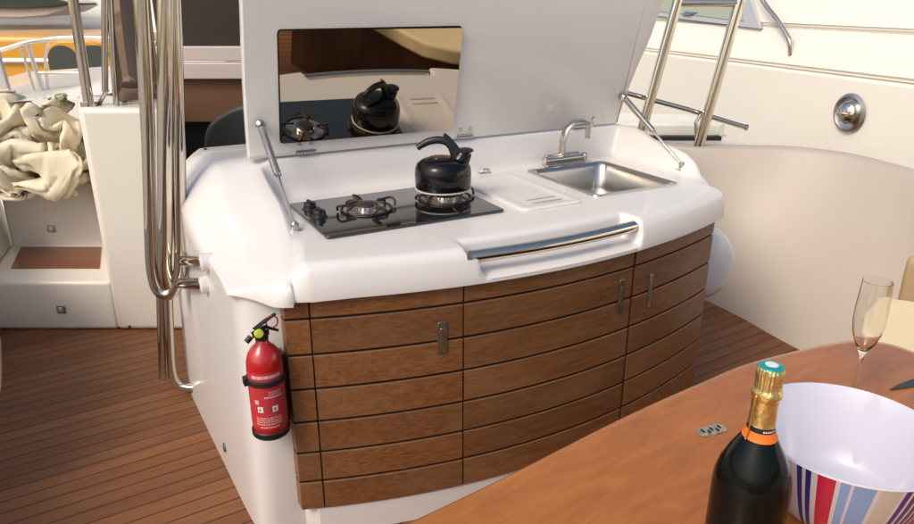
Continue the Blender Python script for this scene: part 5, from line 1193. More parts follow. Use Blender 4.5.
-41,-47,-55,-35,-11,4,19,15,-3,6,-35,-38,15,-9,-10,1,3,-5,-14,1,19,40,36,45,51,6,-24,16,-20,7,29,33,-2,41,25,44,36,-31,-23,-2,-12,-3,-22,-24,-9,-39,
-32,-22,-17,6,5,-18,-6,-7,-31,-46,-16,357,0,-5,-8,-6,3,12,-4,22,-23,-18,-17,-9,1,24,1,-11,-23,-7,-16,-22,-34,-47,-54,-36,-25,-8,-3,25,2,-11,-41,-17,2,
6,-11,1,-2,-4,6,-1,8,28,30,38,61,21,-20,-28,13,31,30,-7,12,15,35,54,22,-22,3,-4,-14,6,-18,-25,-30,-38,-35,-11,-5,-18,5,-10,-17,-25,-12,-27,-41,309,
-10,-21,-16,-6,14,17,22,45,38,-20,-21,-11,-9,-15,-4,-10,6,-16,-10,-10,-13,-36,-46,-39,-32,-24,-18,-18,-6,-3,-27,5,-29,6,14,8,-6,23,8,1,-1,2,12,36,53,
37,8,-23,9,33,19,13,-16,0,30,48,29,-11,-8,-13,-16,0,17,-25,-29,-23,-33,-15,-26,-3,-22,10,-27,-18,-16,-29,-8,224,-16,-21,-19,-3,26,39,43,39,29,24,-7,
-10,-24,-29,-20,-2,19,0,-8,-12,-14,-28,-32,-32,-37,-40,-38,-36,-15,-27,-3,18,-16,-11,-4,33,6,33,19,2,-4,-4,-5,27,41,43,19,3,-30,38,29,17,6,-24,7,37,
31,-11,-16,-16,-13,2,13,-7,-14,-19,-25,-37,-20,-32,-13,12,-13,-16,-13,-20,-16,180,-16,-15,-11,15,42,52,33,17,18,-21,-13,5,21,-14,-17,-22,22,21,1,-20,
-18,-22,-20,-19,-31,-47,-49,-54,-35,-9,6,12,12,-10,1,-8,25,42,32,6,-5,-12,-2,11,25,36,22,0,-17,8,35,23,17,-15,8,30,26,-18,-12,-38,-42,2,7,11,-7,2,-14,
-34,-20,-40,-17,1,-7,-22,7,-17,-33,149,11,-6,-7,29,39,38,5,18,17,-4,33,37,10,-29,-40,-1,5,0,18,-28,-16,-31,-6,-18,-14,-48,-54,-55,-36,-7,17,32,11,-9,
-17,-13,28,40,28,8,1,-1,4,4,12,12,17,-21,5,4,19,13,26,32,4,-5,26,-43,-4,-57,-26,3,11,7,-21,2,2,-7,-23,-31,-9,-8,-8,-23,-17,3,-29,98,16,8,8,19,34,31,
35,-11,20,26,26,38,20,-15,-3,-14,-11,-10,6,-24,-27,-16,-8,-7,-13,-45,-50,-55,-38,-5,35,28,12,-6,-18,-18,-7,26,24,26,26,6,3,6,-2,3,9,-17,7,4,16,22,23,
20,16,-2,-8,-33,-17,-42,-36,4,-3,11,-12,6,9,-5,-26,-14,-18,-18,-19,1,-20,-23,2,29,23,9,11,23,32,52,47,26,4,27,16,26,-15,42,13,10,-19,-24,-15,-24,-21,
-15,0,-2,-15,-34,-49,-51,-34,-12,31,22,7,6,-1,-14,-7,-1,23,13,19,23,15,3,-8,0,14,4,-7,11,11,22,16,17,5,-13,-16,-22,-25,-27,-37,-15,8,-24,20,18,5,-7,
-17,-36,-15,-30,6,-8,-17,-27,10,-43,19,14,18,38,37,67,58,25,24,11,22,15,-5,-2,17,18,13,-14,-1,-4,-20,-21,-13,-9,-16,-29,-45,-43,-31,-11,17,17,-1,-5,
10,8,-3,-17,4,19,18,27,23,11,-1,-4,13,12,-10,19,-3,-40,15,26,8,14,-18,-17,-31,-35,-26,-6,-29,-7,38,15,1,-6,-32,-15,-24,-13,-12,-17,-19,-24,5,-77,16,
17,28,43,55,79,68,23,11,26,18,2,1,22,2,9,11,11,11,4,-14,-26,-27,-19,-24,-37,-33,-35,-21,-7,1,27,-13,-23,-5,10,-5,17,-14,19,19,28,38,14,0,-8,29,17,-12,
-10,-28,-5,-45,-13,21,36,32,-27,-38,-29,-19,-17,-42,2,23,24,-2,-2,-8,-30,-10,-7,-8,-2,-27,-21,-8,-125,18,22,37,58,70,79,66,41,1,14,14,9,21,14,-7,12,
11,15,15,8,-12,-22,-25,-27,-30,-35,-45,-41,-24,-14,17,18,-2,-27,-8,-8,-7,9,14,22,26,39,7,11,14,20,23,12,-31,-15,7,-4,-44,-60,-4,43,49,-35,-38,-30,-2,
-25,-32,-14,23,16,-3,15,0,-21,-17,2,4,-12,-19,6,-2,-176,8,29,47,70,75,69,49,26,22,9,24,10,17,33,-13,-7,6,21,16,-2,-25,-23,6,-32,-22,-48,-60,-15,-31,
-8,7,19,-19,5,1,10,-2,-7,-3,30,14,42,15,4,6,10,12,12,-18,-13,-8,11,-24,-62,-23,34,48,-51,-29,-34,9,-28,-20,-23,7,21,6,11,10,-8,-18,12,2,-8,-8,20,-40,
-119,8,20,37,58,61,52,36,21,8,16,35,37,17,52,10,-26,-16,-15,7,6,2,5,2,-25,-36,-50,-59,-28,-10,-34,2,24,30,-5,8,4,-9,-13,-13,-6,48,19,12,-8,-1,14,14,
17,13,-2,-14,-6,-19,-41,-44,48,15,-57,-26,2,-21,-9,-20,-19,-14,-3,7,7,22,12,6,3,8,-7,-4,-18,-24,-66,18,13,23,39,47,37,33,-1,6,17,33,58,37,38,22,2,-40,
-14,12,12,4,0,6,-10,-35,-48,-63,-47,-18,1,-14,20,17,7,-2,12,-11,-14,-17,-17,26,39,3,-17,4,21,12,27,23,-1,-17,-31,-26,-50,-3,49,-21,-21,-26,3,-8,-13,
-21,-9,0,13,16,11,2,-8,1,-6,9,-11,-4,-37,-36,-18,20,10,10,41,36,28,20,19,7,19,11,59,32,41,24,-8,-44,23,9,-6,4,23,10,7,-24,-58,-59,-66,-16,5,-1,21,16,
9,-7,-12,-16,-20,-12,-16,14,33,25,-35,14,10,33,42,7,3,-29,-29,-44,-41,0,33,24,-10,-22,-21,-14,-18,-3,-11,17,21,19,13,-7,-20,-5,-13,-24,21,-9,-32,-43,
4,17,-6,7,49,31,34,8,21,-14,15,30,49,34,24,24,-9,-27,37,1,1,6,11,27,6,-15,-52,-66,-64,-17,7,3,31,23,-11,-19,-19,-20,-22,-19,11,-1,23,29,-17,2,12,43,
44,33,-34,-40,-17,-51,-32,-1,37,30,1,-14,-19,-25,-22,-7,10,14,14,-5,13,12,-39,3,-23,-29,10,-11,-12,-20,-11,11,-12,12,49,39,25,-26,21,-13,16,42,52,27,
19,9,10,3,-14,24,10,8,-4,20,1,6,-38,-50,-49,-20,10,1,29,-7,-33,-26,-7,-7,-27,-2,-27,9,29,10,33,6,19,37,45,33,-41,-63,-16,-13,-30,-5,19,51,11,-1,-18,
-24,-22,-16,-22,-14,21,4,21,-4,-16,-18,-34,-19,-13,-14,0,-12,]
cloth_z = [
1001,17,7,6,-2,-6,13,11,-18,-17,-26,-39,-25,-36,-7,6,20,2,0,18,-10,-9,-4,7,4,1,7,-11,-4,15,22,-19,40,53,0,-3,-18,-19,0,-56,14,-11,15,30,12,-3,-42,30,
14,59,41,27,19,12,4,-3,1,11,-51,-35,-41,1,-3,-10,16,3,-23,-13,29,23,7,7,38,32,23,21,24,45,-229,30,21,0,-6,-11,0,-1,-19,-4,-24,-34,-25,-43,-7,-2,13,-7,
20,21,3,-19,-16,-12,3,5,4,16,3,4,9,29,-18,-2,3,19,8,-21,7,-62,5,17,18,27,3,-33,18,8,61,47,34,2,15,0,1,5,17,-21,-62,-30,-24,-1,0,1,0,20,-7,-19,-1,11,
21,-4,10,43,46,44,42,45,-217,31,15,-4,-7,-8,-13,-24,-22,-18,6,-15,-32,-29,-30,-10,1,22,20,-3,-16,2,-6,-15,4,6,16,19,10,7,31,21,-13,-18,-19,-22,15,20,
-10,-64,14,1,37,34,-22,-12,7,58,57,40,-5,3,13,14,-14,17,-35,-26,-53,-19,0,-12,13,26,1,-9,19,-16,-6,-24,3,17,-7,50,62,58,49,47,-216,6,20,-17,-14,-11,
-13,-23,-3,-15,-20,-14,16,-29,-35,-13,-6,17,31,-5,-35,0,6,0,15,14,41,6,1,5,37,-22,-35,1,-15,-20,6,31,15,-55,1,-19,20,32,1,-20,28,69,61,-1,-11,2,17,21,
-1,-12,-31,-27,-39,-19,-8,-3,2,25,3,6,10,-3,-18,-15,-14,19,30,32,61,62,46,46,-217,9,-10,-23,-35,-12,-6,16,-17,-11,-10,-23,-2,13,-16,-22,-26,13,31,-9,
-11,1,31,26,28,11,-11,2,7,1,7,-30,-12,-13,-12,-28,7,33,39,-47,-9,-20,-13,24,20,-25,45,80,61,-1,-11,6,4,23,-2,-22,-26,-37,-42,-15,-8,5,12,-2,5,-5,-3,
13,-9,-27,17,31,24,44,49,55,44,44,-252,7,-10,-8,17,-27,-25,19,-31,7,-25,-12,-18,-16,-22,-5,3,22,29,9,-19,5,52,33,2,-9,10,12,7,-21,-23,-14,-10,-12,-28,
-7,-2,42,46,-42,-26,-25,-3,-6,33,-8,37,82,62,9,-1,18,15,1,-16,-28,-46,-42,-36,-10,10,11,2,-13,-18,-13,-2,6,30,-7,30,20,41,39,39,42,44,47,-228,-13,5,
10,-18,-33,-24,9,-31,8,-10,-33,-29,-10,-7,4,17,34,11,18,-20,38,30,26,0,-12,13,-14,-15,-25,-20,-18,-1,-18,-11,-20,21,31,51,-54,-16,-28,-9,-3,17,45,-12,
85,63,36,19,24,8,-19,-23,-47,-55,-47,-21,-6,14,7,-3,-21,-12,-20,-17,16,24,28,24,41,43,38,34,37,47,52,-198,-8,2,-4,-27,-41,-34,-6,-20,4,-6,-33,-17,-15,
6,13,40,27,5,-20,7,46,29,11,13,-24,-11,-25,-47,-24,-11,-17,-7,-9,1,16,17,42,-11,-20,-24,-19,1,7,-4,48,-11,74,68,43,39,19,-9,-28,-41,-60,-56,-22,-8,22,
12,-17,-16,-7,-16,-33,-6,9,14,25,36,48,42,38,40,42,54,57,-193,8,-18,-8,-27,-43,-30,-24,-16,-6,9,-41,-9,-7,10,41,35,-18,-4,11,26,26,13,29,-7,-6,-36,
-45,-28,-42,31,17,-11,-5,21,-17,-31,42,-24,21,-8,-34,4,-6,3,44,-10,74,70,39,35,11,-19,-45,-25,-54,-55,11,9,6,-3,-23,-23,-18,-2,-12,-5,-4,-2,7,30,56,
53,43,44,48,59,58,-196,-11,-16,-13,-18,-32,-36,-30,-32,16,37,-43,-11,-15,50,33,32,-17,-5,12,15,-7,32,25,-28,-49,-34,-38,12,-10,18,33,14,-3,-5,4,-36,
-32,-14,7,38,-42,-4,18,-19,48,-1,80,67,27,19,-7,-26,-18,-43,-50,-38,4,5,13,9,-21,-9,-29,0,1,-14,0,-18,0,33,39,63,56,47,50,50,56,-209,-3,-23,-25,-11,
-23,-36,-38,-11,37,37,-18,-27,11,44,24,-7,15,-13,-17,26,1,5,3,-13,-61,-45,-20,20,12,36,33,35,-5,6,-43,-24,-18,-14,12,0,-40,-5,19,-23,59,6,72,51,22,-7,
-16,-3,-33,-43,-40,2,23,-6,-6,2,-6,-14,-7,-18,-5,5,-11,-6,-12,14,45,67,65,52,51,48,58,-218,-26,-23,-23,-28,-17,-29,-42,33,33,25,-36,15,20,39,14,-5,
-41,-4,5,-14,26,-10,8,-9,-28,-32,-28,4,24,48,37,32,8,-20,-33,-36,-34,15,-12,-1,-36,-5,11,-13,61,18,66,41,-2,-16,-1,-32,-28,-29,21,1,0,8,-11,-8,-7,-13,
3,-26,3,1,-10,5,-2,9,31,58,69,63,30,47,41,-232,-26,-6,5,-29,-23,-58,-20,12,26,29,31,-4,11,34,15,-42,-35,-24,-5,25,-12,26,23,26,-33,-28,-19,8,8,32,30,
30,11,-40,-17,-45,-17,-11,-33,26,-33,2,22,-30,49,46,43,29,14,-17,-25,-23,-24,6,34,5,-4,-15,-17,-24,-14,-17,6,20,-41,6,23,17,4,20,29,44,55,43,34,54,34,
-236,0,-5,-19,-15,-33,-50,-27,-10,23,38,37,22,16,4,26,-45,-29,-31,-7,6,30,1,30,1,31,-32,-9,-7,3,19,15,25,-6,1,-50,-13,-42,-55,-4,55,-14,7,1,-47,28,57,
50,18,-13,-10,-17,-15,8,9,33,9,-8,-20,-24,-20,-20,-22,-13,21,21,-36,28,27,21,31,25,23,31,36,32,60,42,-206,1,-16,-21,-30,-33,-35,-21,-13,7,41,41,38,8,
-6,29,-18,-39,-23,0,7,20,-2,7,35,15,-2,-14,1,-16,-3,11,23,-10,-19,-20,-39,-56,-31,3,29,43,6,-34,-44,-4,60,37,28,-20,-16,-16,21,20,10,21,-9,-2,-9,-21,
-34,-18,-16,-22,4,19,32,-18,35,35,22,26,23,11,28,41,53,48,-205,12,-2,-26,-38,-33,-21,5,-10,-8,46,38,19,4,7,12,20,-22,-32,5,23,9,0,0,-24,-8,16,41,5,
-10,-7,0,12,-12,-12,-29,-42,-65,-23,0,21,24,23,-22,-28,-43,26,58,3,-15,15,0,25,2,24,-3,-12,6,-10,-13,-32,-30,-16,-16,-7,3,23,39,-3,25,30,31,28,12,24,
34,51,52,-223,16,14,-14,-45,-13,-2,-15,-18,29,31,29,15,8,14,32,21,-27,-13,13,-15,0,7,-11,-27,-11,12,47,-12,27,-7,-11,15,-10,-23,4,-50,-55,-36,-3,18,
17,11,-7,-21,-29,-28,38,35,-23,11,25,27,22,-13,-20,-27,4,2,-2,2,-36,-13,-9,-15,-5,-8,27,-2,6,43,46,28,23,16,38,38,44,-141,-16,-19,-18,-1,-24,25,-9,
-18,-6,21,19,25,20,25,49,-20,-9,17,-20,-8,-24,12,-15,-4,-11,25,35,-16,30,-11,-6,16,-9,-19,-19,-6,-61,-58,-9,29,18,16,-2,-8,-30,-39,-24,34,21,16,14,20,
8,-40,-18,-17,16,26,13,-17,-19,-17,-4,-11,-5,-12,-10,-4,-4,14,60,36,24,22,39,28,35,-63,-11,-24,-31,-21,5,9,5,-16,-12,-15,25,32,24,43,35,-3,-5,-16,1,
-12,-26,-6,-6,10,-1,18,22,-19,43,-8,-3,4,4,-25,-22,-12,-50,-54,-15,9,32,15,17,-24,-10,-29,-35,-20,18,20,21,-4,13,-24,-31,27,-13,38,32,-15,-20,-11,9,
-14,-3,-7,-18,-20,-16,22,30,34,35,23,28,39,12,-22,1,-18,-25,-25,2,9,-7,4,-9,-12,-29,28,56,41,-4,-13,-4,8,16,-3,-13,-7,-2,-1,-3,-4,3,12,45,3,3,7,-2,
-28,-18,-30,-52,-45,-3,7,27,12,16,-15,-9,-23,-35,-41,0,20,15,14,-11,-1,-32,28,0,20,37,-9,-13,-21,14,-19,9,4,-16,-26,-15,27,4,45,22,25,17,11,23,-1,-1,
4,-4,-15,-11,5,4,-12,-13,-22,-8,6,49,0,-3,8,27,27,18,2,-6,-5,-1,-8,-10,0,-7,-8,13,42,21,-1,-12,-20,-27,-24,-58,-42,-22,23,25,19,17,-1,-19,-26,-42,-39,
-6,0,20,-2,-6,-20,-14,32,32,31,17,-17,-11,-23,-12,-9,10,0,9,-6,-17,2,34,32,18,20,-19,24,7,48,-12,0,13,-8,-4,-13,-9,13,-19,-20,-8,-2,13,16,41,-9,33,17,
-12,-10,-12,-1,18,21,21,13,-6,-17,-24,12,14,0,11,-1,-29,-40,-48,-46,-24,-4,35,8,16,-5,-7,-8,-33,-43,-10,-10,3,-12,-9,-13,12,35,53,27,-20,-3,-14,-22,
13,-28,-24,9,11,-16,-9,39,38,36,16,-7,-15,-15,3,97,-4,1,13,-6,-20,13,-15,-3,11,-13,-17,3,16,21,-9,41,29,22,8,-2,-16,-12,0,18,16,15,0,-7,-22,-17,-19,
-2,27,-8,-13,-32,-48,-41,-19,-13,-13,24,17,22,-5,-34,-17,-47,-2,-6,-4,-19,-10,-10,48,46,34,-25,-17,8,-6,-21,-21,-37,5,-4,11,9,14,38,47,40,14,4,-28,
-19,-18,105,-12,1,16,-12,-22,4,1,12,3,14,-4,-23,24,-21,35,-3,3,29,28,27,-3,-10,-21,0,2,5,-1,14,1,-3,-15,-16,-9,-8,-9,-30,-25,-42,-26,-17,-16,-1,19,23,
19,-20,-44,-32,-8,10,-11,-21,12,-3,40,39,2,-33,-8,-10,-11,-19,-31,9,2,-20,2,15,39,22,54,35,12,19,-12,-37,-12,87,7,14,-2,25,-5,-23,-14,5,29,38,-10,-20,
-10,-2,-16,-6,-9,36,38,15,13,9,-22,-2,7,-5,-12,-10,2,10,27,-4,-23,-31,-24,-17,-30,-34,-27,-20,-22,6,-5,10,30,-13,-24,-34,10,-11,-10,4,5,9,46,22,-34,
-41,-21,-6,-27,3,11,11,3,5,-13,8,33,22,16,43,4,13,23,2,-25,40,14,23,42,14,11,-27,-30,-15,44,46,18,-28,-20,-22,-26,-5,-11,31,34,20,17,12,3,-8,-12,-4,
-22,-11,2,-8,21,15,-22,-37,-39,-13,-8,-47,-42,-19,-28,-12,34,20,-8,-5,8,-22,-7,-4,-5,13,15,12,38,6,-51,-48,-34,2,2,20,-1,25,-7,22,25,-2,1,3,2,13,25,
42,-30,27,8,26,-5,46,21,15,13,-5,-30,-31,44,49,36,-29,-39,-40,12,-26,-1,27,43,37,33,18,10,-7,-23,-10,-29,-20,-13,-17,-8,16,-17,-39,-29,-20,-17,-29,
-60,-18,-24,-10,1,43,34,11,-12,-6,-14,-7,0,14,44,13,-22,7,-51,-37,-36,7,18,18,1,-5,25,66,35,-11,-8,-28,-6,-2,7,40,25,7,0,-13,6,37,30,15,2,-11,-19,-4,
28,48,29,-8,-47,-35,-21,27,-7,24,32,59,53,49,14,-7,-35,-28,-29,-38,-35,-17,-14,-17,-2,-27,-32,-29,-28,-28,-18,-39,-23,-8,-7,19,49,39,16,-13,-22,-34,
34,19,45,11,-31,-28,-50,-29,5,14,15,16,2,0,21,63,27,-15,3,-14,-13,-20,6,32,27,11,3,-8,-20,-3,11,32,-13,-16,4,20,29,32,31,-22,3,-26,-30,27,12,-17,56,
62,49,52,31,7,-31,-41,-27,-58,-49,-32,-11,-29,3,-22,-17,-34,-32,-43,-24,1,-28,-8,-8,-8,53,18,13,33,-37,-28,48,28,47,-4,-11,-54,-26,-21,8,17,6,31,-12,
5,35,46,9,-5,-20,-9,12,0,-6,27,14,9,-4,37,-9,5,8,0,-8,-29,-22,4,30,30,16,10,8,-24,-23,-24,0,19,41,61,48,49,43,20,-18,-54,-15,-58,-56,-29,-26,-18,-17,
-20,-11,-13,-25,-36,-31,-18,-2,-9,-16,-8,27,60,2,-36,18,-31,45,26,37,19,-16,-60,-19,-16,19,16,25,-3,-2,11,41,2,15,23,-5,-2,21,8,-12,12,-10,6,-1,90,-8,
-47,21,8,-4,-26,-37,-20,12,42,23,11,1,-7,-12,-28,-9,-12,17,49,57,46,46,30,2,-37,-51,-39,-54,-32,-15,-5,-40,-29,12,-7,-4,-16,-11,-30,-21,-25,-7,-3,40,
28,-33,-38,-19,40,33,32,4,33,-7,-51,-24,-13,18,26,10,7,6,8,21,15,20,-6,28,22,30,18,-9,-13,-17,-12,-1,94,-43,-24,28,21,-5,-19,-40,-32,6,39,25,17,3,-5,
-18,-31,-47,-18,30,31,41,53,47,38,-2,-24,-50,-64,-32,-24,-3,-12,-42,-16,21,-3,-5,5,-31,-8,-28,-24,0,7,37,-6,-48,-41,0,33,38,32,14,-15,-12,-28,-15,-5,
22,27,16,-3,15,9,15,7,13,17,24,29,35,27,25,-16,-15,-19,-6,13,-18,-18,18,10,31,-12,-21,-42,-3,29,20,16,8,-26,-22,-32,-45,-5,28,25,12,51,41,44,-12,-22,
-49,-53,-43,-7,-15,-16,-29,-16,31,21,7,-3,-5,-29,-27,-14,-7,27,-29,34,-47,-18,-7,35,13,-4,14,-18,-9,-17,-18,16,13,37,16,0,-10,13,19,19,20,19,21,28,30,
25,34,21,5,-11,-9,-63,-18,-2,18,7,24,16,-6,-30,-32,-13,4,23,36,-27,-41,-34,-37,20,8,42,12,25,60,25,-18,-36,-43,-49,-49,-32,-19,-9,-4,12,25,36,17,11,
-3,-39,-30,-15,-9,6,-32,20,23,-18,-41,-1,21,-29,-21,-14,3,0,35,6,10,-3,20,10,17,0,25,24,17,2,12,27,39,32,50,34,22,5,-2,-124,-4,-2,11,14,0,32,12,-16,
-1,-15,-2,3,16,-59,-44,-18,-33,-12,44,53,7,53,42,11,-39,-43,-44,-49,-34,-24,-10,-16,-3,11,26,42,8,-1,1,0,-35,-21,-9,-8,-19,14,24,-4,-39,-22,8,-54,-31,
-15,19,4,42,21,11,11,7,-3,17,13,26,11,14,33,22,12,22,43,52,42,27,16,4,-176,0,3,11,14,6,-10,35,19,12,11,-2,-4,-33,-66,-31,-31,-4,-32,4,54,57,60,28,-26,
-38,-51,-19,-38,-41,-3,18,-19,-4,6,-1,0,37,16,1,-8,-11,-15,-17,-39,6,5,21,-4,-18,-32,-22,-47,-34,-12,14,12,31,33,18,11,0,24,1,26,31,11,35,32,20,12,10,
29,53,17,36,17,13,-174,5,1,-4,5,-13,-7,5,3,30,35,12,-5,-56,6,-43,-21,-9,-29,-47,47,69,19,33,-20,-23,-48,-31,16,-29,-26,7,16,8,4,1,-34,13,25,17,-18,
-28,-25,-31,33,5,6,-24,13,-5,-48,-56,-31,4,-6,15,14,25,25,18,18,3,-9,27,30,33,27,30,27,24,21,17,7,13,34,44,28,3,-206,3,0,-4,-26,-18,-9,5,7,42,17,20,
12,7,-38,-23,-9,-9,-34,-10,-16,79,28,-37,-9,-18,26,-39,-13,-12,5,18,4,16,-16,-30,-18,11,23,6,-6,-24,-26,-40,58,1,-6,-10,-25,16,-37,-42,-15,5,12,12,19,
17,23,18,7,7,-3,-2,20,26,24,33,45,39,35,20,5,2,-8,45,39,6,-255,1,-20,-16,-10,-8,-4,8,19,19,0,16,14,28,-4,-33,-18,-5,-1,30,-8,1,-3,-16,-12,-4,33,-9,
-18,-1,-2,21,20,-50,9,7,-35,7,11,-1,-10,-4,-43,-7,59,1,-3,-13,-23,-17,-8,-20,4,9,7,23,8,0,6,5,14,11,-2,2,11,16,19,25,50,51,41,22,-14,-36,23,33,52,27,
-302,-19,14,4,8,-17,-9,-2,1,5,11,4,21,11,28,-22,2,-10,6,17,25,10,-15,-38,-18,-6,17,16,-11,-6,2,1,4,-16,15,-15,-29,-35,5,16,-16,17,-30,34,38,-19,5,5,
-2,-4,-18,-8,16,-6,15,17,5,-12,-7,0,9,5,-2,-19,1,13,7,25,53,43,38,6,1,-17,15,42,51,43,-317,-31,4,28,23,1,-6,-12,-5,-11,2,4,3,20,28,15,29,-35,0,38,18,
-5,-8,-23,-8,-13,2,14,0,-16,-9,-4,8,-16,1,8,-21,-34,-35,0,9,17,22,32,23,-6,0,1,1,3,-20,-18,4,32,3,4,-3,-21,-2,6,-4,-5,-19,-16,6,18,17,32,45,45,-24,9,
13,19,11,38,58,21,-301,-15,-6,31,15,6,-2,-4,-10,-9,12,7,23,0,-10,29,29,2,27,10,-46,1,-3,12,-5,-10,5,-1,-10,-18,-11,7,14,-9,-22,12,-8,-28,-25,-2,11,22,
16,18,27,-1,-16,-15,-14,-13,-15,-4,-16,22,19,12,4,-25,-3,13,-1,-8,-13,21,17,14,17,26,24,24,8,-12,5,19,32,30,47,21,-289,-17,4,9,12,18,8,-2,-15,-15,12,
31,23,11,-2,25,29,21,-11,-42,-31,-5,15,5,15,9,-6,-8,-13,-14,-1,8,19,-6,-30,-19,-3,-4,-2,-1,3,-30,-3,9,45,-14,-29,-21,-8,-6,-13,-6,-5,24,14,20,-9,-5,
-1,-6,-3,-11,13,28,19,43,7,30,-7,19,11,5,15,23,29,24,19,23,-240,-21,8,4,4,1,7,6,-25,-1,11,34,3,21,44,37,15,-26,-30,-24,-11,1,12,8,18,1,-16,-6,-7,-9,4,
15,5,-11,-24,-25,-3,-1,1,-18,-24,-32,-12,23,38,-22,-29,-32,-16,-7,3,1,-1,42,28,-14,-17,-13,-21,-16,-4,11,25,37,21,45,35,-3,-1,17,14,31,26,21,29,-2,9,
23,-178,-18,-4,7,-12,-35,18,11,-6,-3,13,23,23,32,38,27,19,3,-23,-31,-23,-31,18,-11,28,15,-8,-2,-7,-14,7,5,2,-19,-22,-23,-17,10,-20,-34,-23,4,-19,-2,
37,-16,-29,-35,-14,-11,26,-18,2,18,42,-23,-25,-15,-11,-11,20,-13,22,15,32,50,45,-10,18,21,27,15,36,33,26,10,6,15,-166,5,-13,-17,-26,-52,10,14,37,16,
-18,40,36,-18,21,18,39,21,10,-9,-32,-37,-11,3,3,22,21,14,3,-13,-20,-18,-17,-8,-17,-19,-14,-24,-25,-18,1,12,7,3,-9,-35,-29,-6,-25,-5,14,4,-31,5,33,-12,
-4,-1,10,-44,-13,28,-10,26,25,43,49,31,2,17,11,25,29,56,31,14,22,20,-180,6,-13,-25,-42,-58,18,17,27,19,26,28,4,-40,-2,38,34,26,24,10,-20,-33,-12,-1,4,
31,34,18,-3,-17,-27,-25,-29,-18,-7,-11,-20,-32,-7,-17,6,18,15,4,-8,-34,-28,-15,-20,1,0,2,-24,-24,8,30,-5,13,-10,-42,-18,5,26,15,27,10,48,30,28,21,2,
-4,31,61,63,22,34,24,-187,-15,-19,-30,-41,-29,-7,24,-1,17,28,31,-29,-7,22,5,37,28,30,26,-2,-36,-8,-22,23,38,7,17,4,-8,-22,-29,-28,-7,-24,-30,-1,-31,
-1,-26,1,9,30,21,-11,-16,-16,-19,-20,1,-7,-13,-20,-15,-12,-2,23,19,-20,-35,-14,-3,23,11,38,33,8,34,26,17,15,5,-2,48,52,61,43,28,-179,-18,-23,-36,-41,
-36,0,6,15,18,37,41,-28,-24,-6,15,9,27,33,29,13,6,-6,-27,26,-10,14,9,-4,-6,3,-18,-24,-17,-27,-32,-5,-15,-17,-13,-6,6,14,29,27,4,-23,-4,-28,-13,-3,-12,
-15,-9,-6,-2,-6,9,-30,-19,-18,-1,12,35,39,17,21,27,-9,0,16,11,34,18,58,55,41,39,-137,-22,-32,-43,-47,-17,-4,9,14,-4,34,42,7,-45,-15,26,5,15,9,33,21,
34,3,-16,9,-21,-14,-5,-13,4,9,8,-11,-25,-27,-38,-32,-7,-8,2,1,4,3,34,23,15,15,-20,-21,-10,-10,-5,-17,-22,-14,27,-15,-25,-26,-12,-20,3,25,27,34,24,22,
22,-9,-32,13,22,32,33,33,42,43,36,-85,-19,-34,-36,-42,-15,3,-2,7,6,6,30,3,-37,6,14,20,5,3,9,26,40,37,-12,-10,-25,-15,-4,-10,-10,-10,-13,-20,-22,-29,
-12,17,-12,-10,4,13,-15,6,-2,10,23,22,8,5,-20,-10,-1,-18,-25,-2,-30,13,-25,-19,-22,-18,12,24,17,34,1,30,30,-27,14,9,11,26,31,34,35,31,26,-30,-14,-28,
-34,-36,-5,3,-9,-9,-5,1,21,-7,-10,5,21,11,13,-10,7,12,30,48,23,-19,-24,-21,-9,-9,-15,-29,-15,-21,-45,-17,14,-13,20,25,21,1,-22,-10,-6,8,14,-30,6,23,
16,-5,-5,-16,-41,-16,0,-8,-11,-26,-12,-16,2,16,14,36,24,30,-13,12,13,20,11,10,22,29,34,1,45,14,-12,-25,-30,-28,-21,-21,-19,-14,-6,7,28,4,-1,11,13,15,
4,3,3,12,27,37,10,-31,10,-21,-7,-22,-25,-24,-17,-32,-26,-24,-3,13,32,36,25,3,-13,-25,6,-20,11,-38,-29,4,5,14,22,-27,-29,8,-5,-17,-35,-37,-18,3,9,23,
29,37,50,28,3,-10,26,5,10,13,-2,15,8,37,15,68,-24,-44,-44,-36,-22,-9,-4,6,-5,-2,6,1,30,30,1,15,12,7,8,13,16,3,-4,-8,-11,-11,-12,-7,-22,-29,-28,-50,
-13,-2,-1,6,38,32,24,11,5,-2,-7,-15,-24,-38,-27,-28,-14,22,34,1,-21,0,-12,-24,-46,-43,-23,2,16,42,45,30,31,21,5,37,10,25,-4,6,-3,23,-3,5,26,91,-36,
-47,-47,-31,-12,10,11,15,1,-2,-9,-22,12,32,-23,14,12,25,16,8,-8,-23,-14,-10,-4,4,3,-6,-26,-11,-35,-41,-34,-7,-1,27,32,30,22,23,21,19,14,-10,-27,-43,
-47,-42,-29,-1,17,16,8,-4,11,-54,-27,-49,-28,3,36,57,46,27,19,1,11,17,33,11,15,10,-13,22,12,-13,-19,134,-34,-40,-39,-17,-1,12,19,11,8,-32,-24,-3,20,
-33,-15,-14,35,23,33,-5,-26,-36,-27,-17,1,14,19,12,-6,-24,-41,-44,-33,2,25,10,29,32,22,13,32,21,15,21,-6,-33,-57,-49,-42,-46,5,4,22,-1,37,-29,-38,-27,
-46,21,32,56,35,36,11,3,6,3,38,17,20,3,-13,-1,17,6,-11,101,-16,-25,-20,2,5,-13,-25,2,9,-28,11,-2,-42,-50,-34,10,27,51,45,-16,-31,-32,-38,-18,4,13,20,
19,0,-24,-48,-39,-12,8,28,36,18,20,16,9,29,33,17,17,10,-20,-56,-53,-46,-52,-40,1,18,31,24,-19,-29,-14,-48,23,51,52,38,35,-4,-17,4,17,18,22,17,15,-6,
-3,2,15,-6,67,7,-1,-2,-2,-6,-32,-10,-25,-3,27,26,-6,-42,-49,-57,-6,16,45,6,-10,-14,-30,-40,-10,-9,7,15,13,-2,-21,-18,-28,-5,23,37,40,31,4,10,3,17,29,
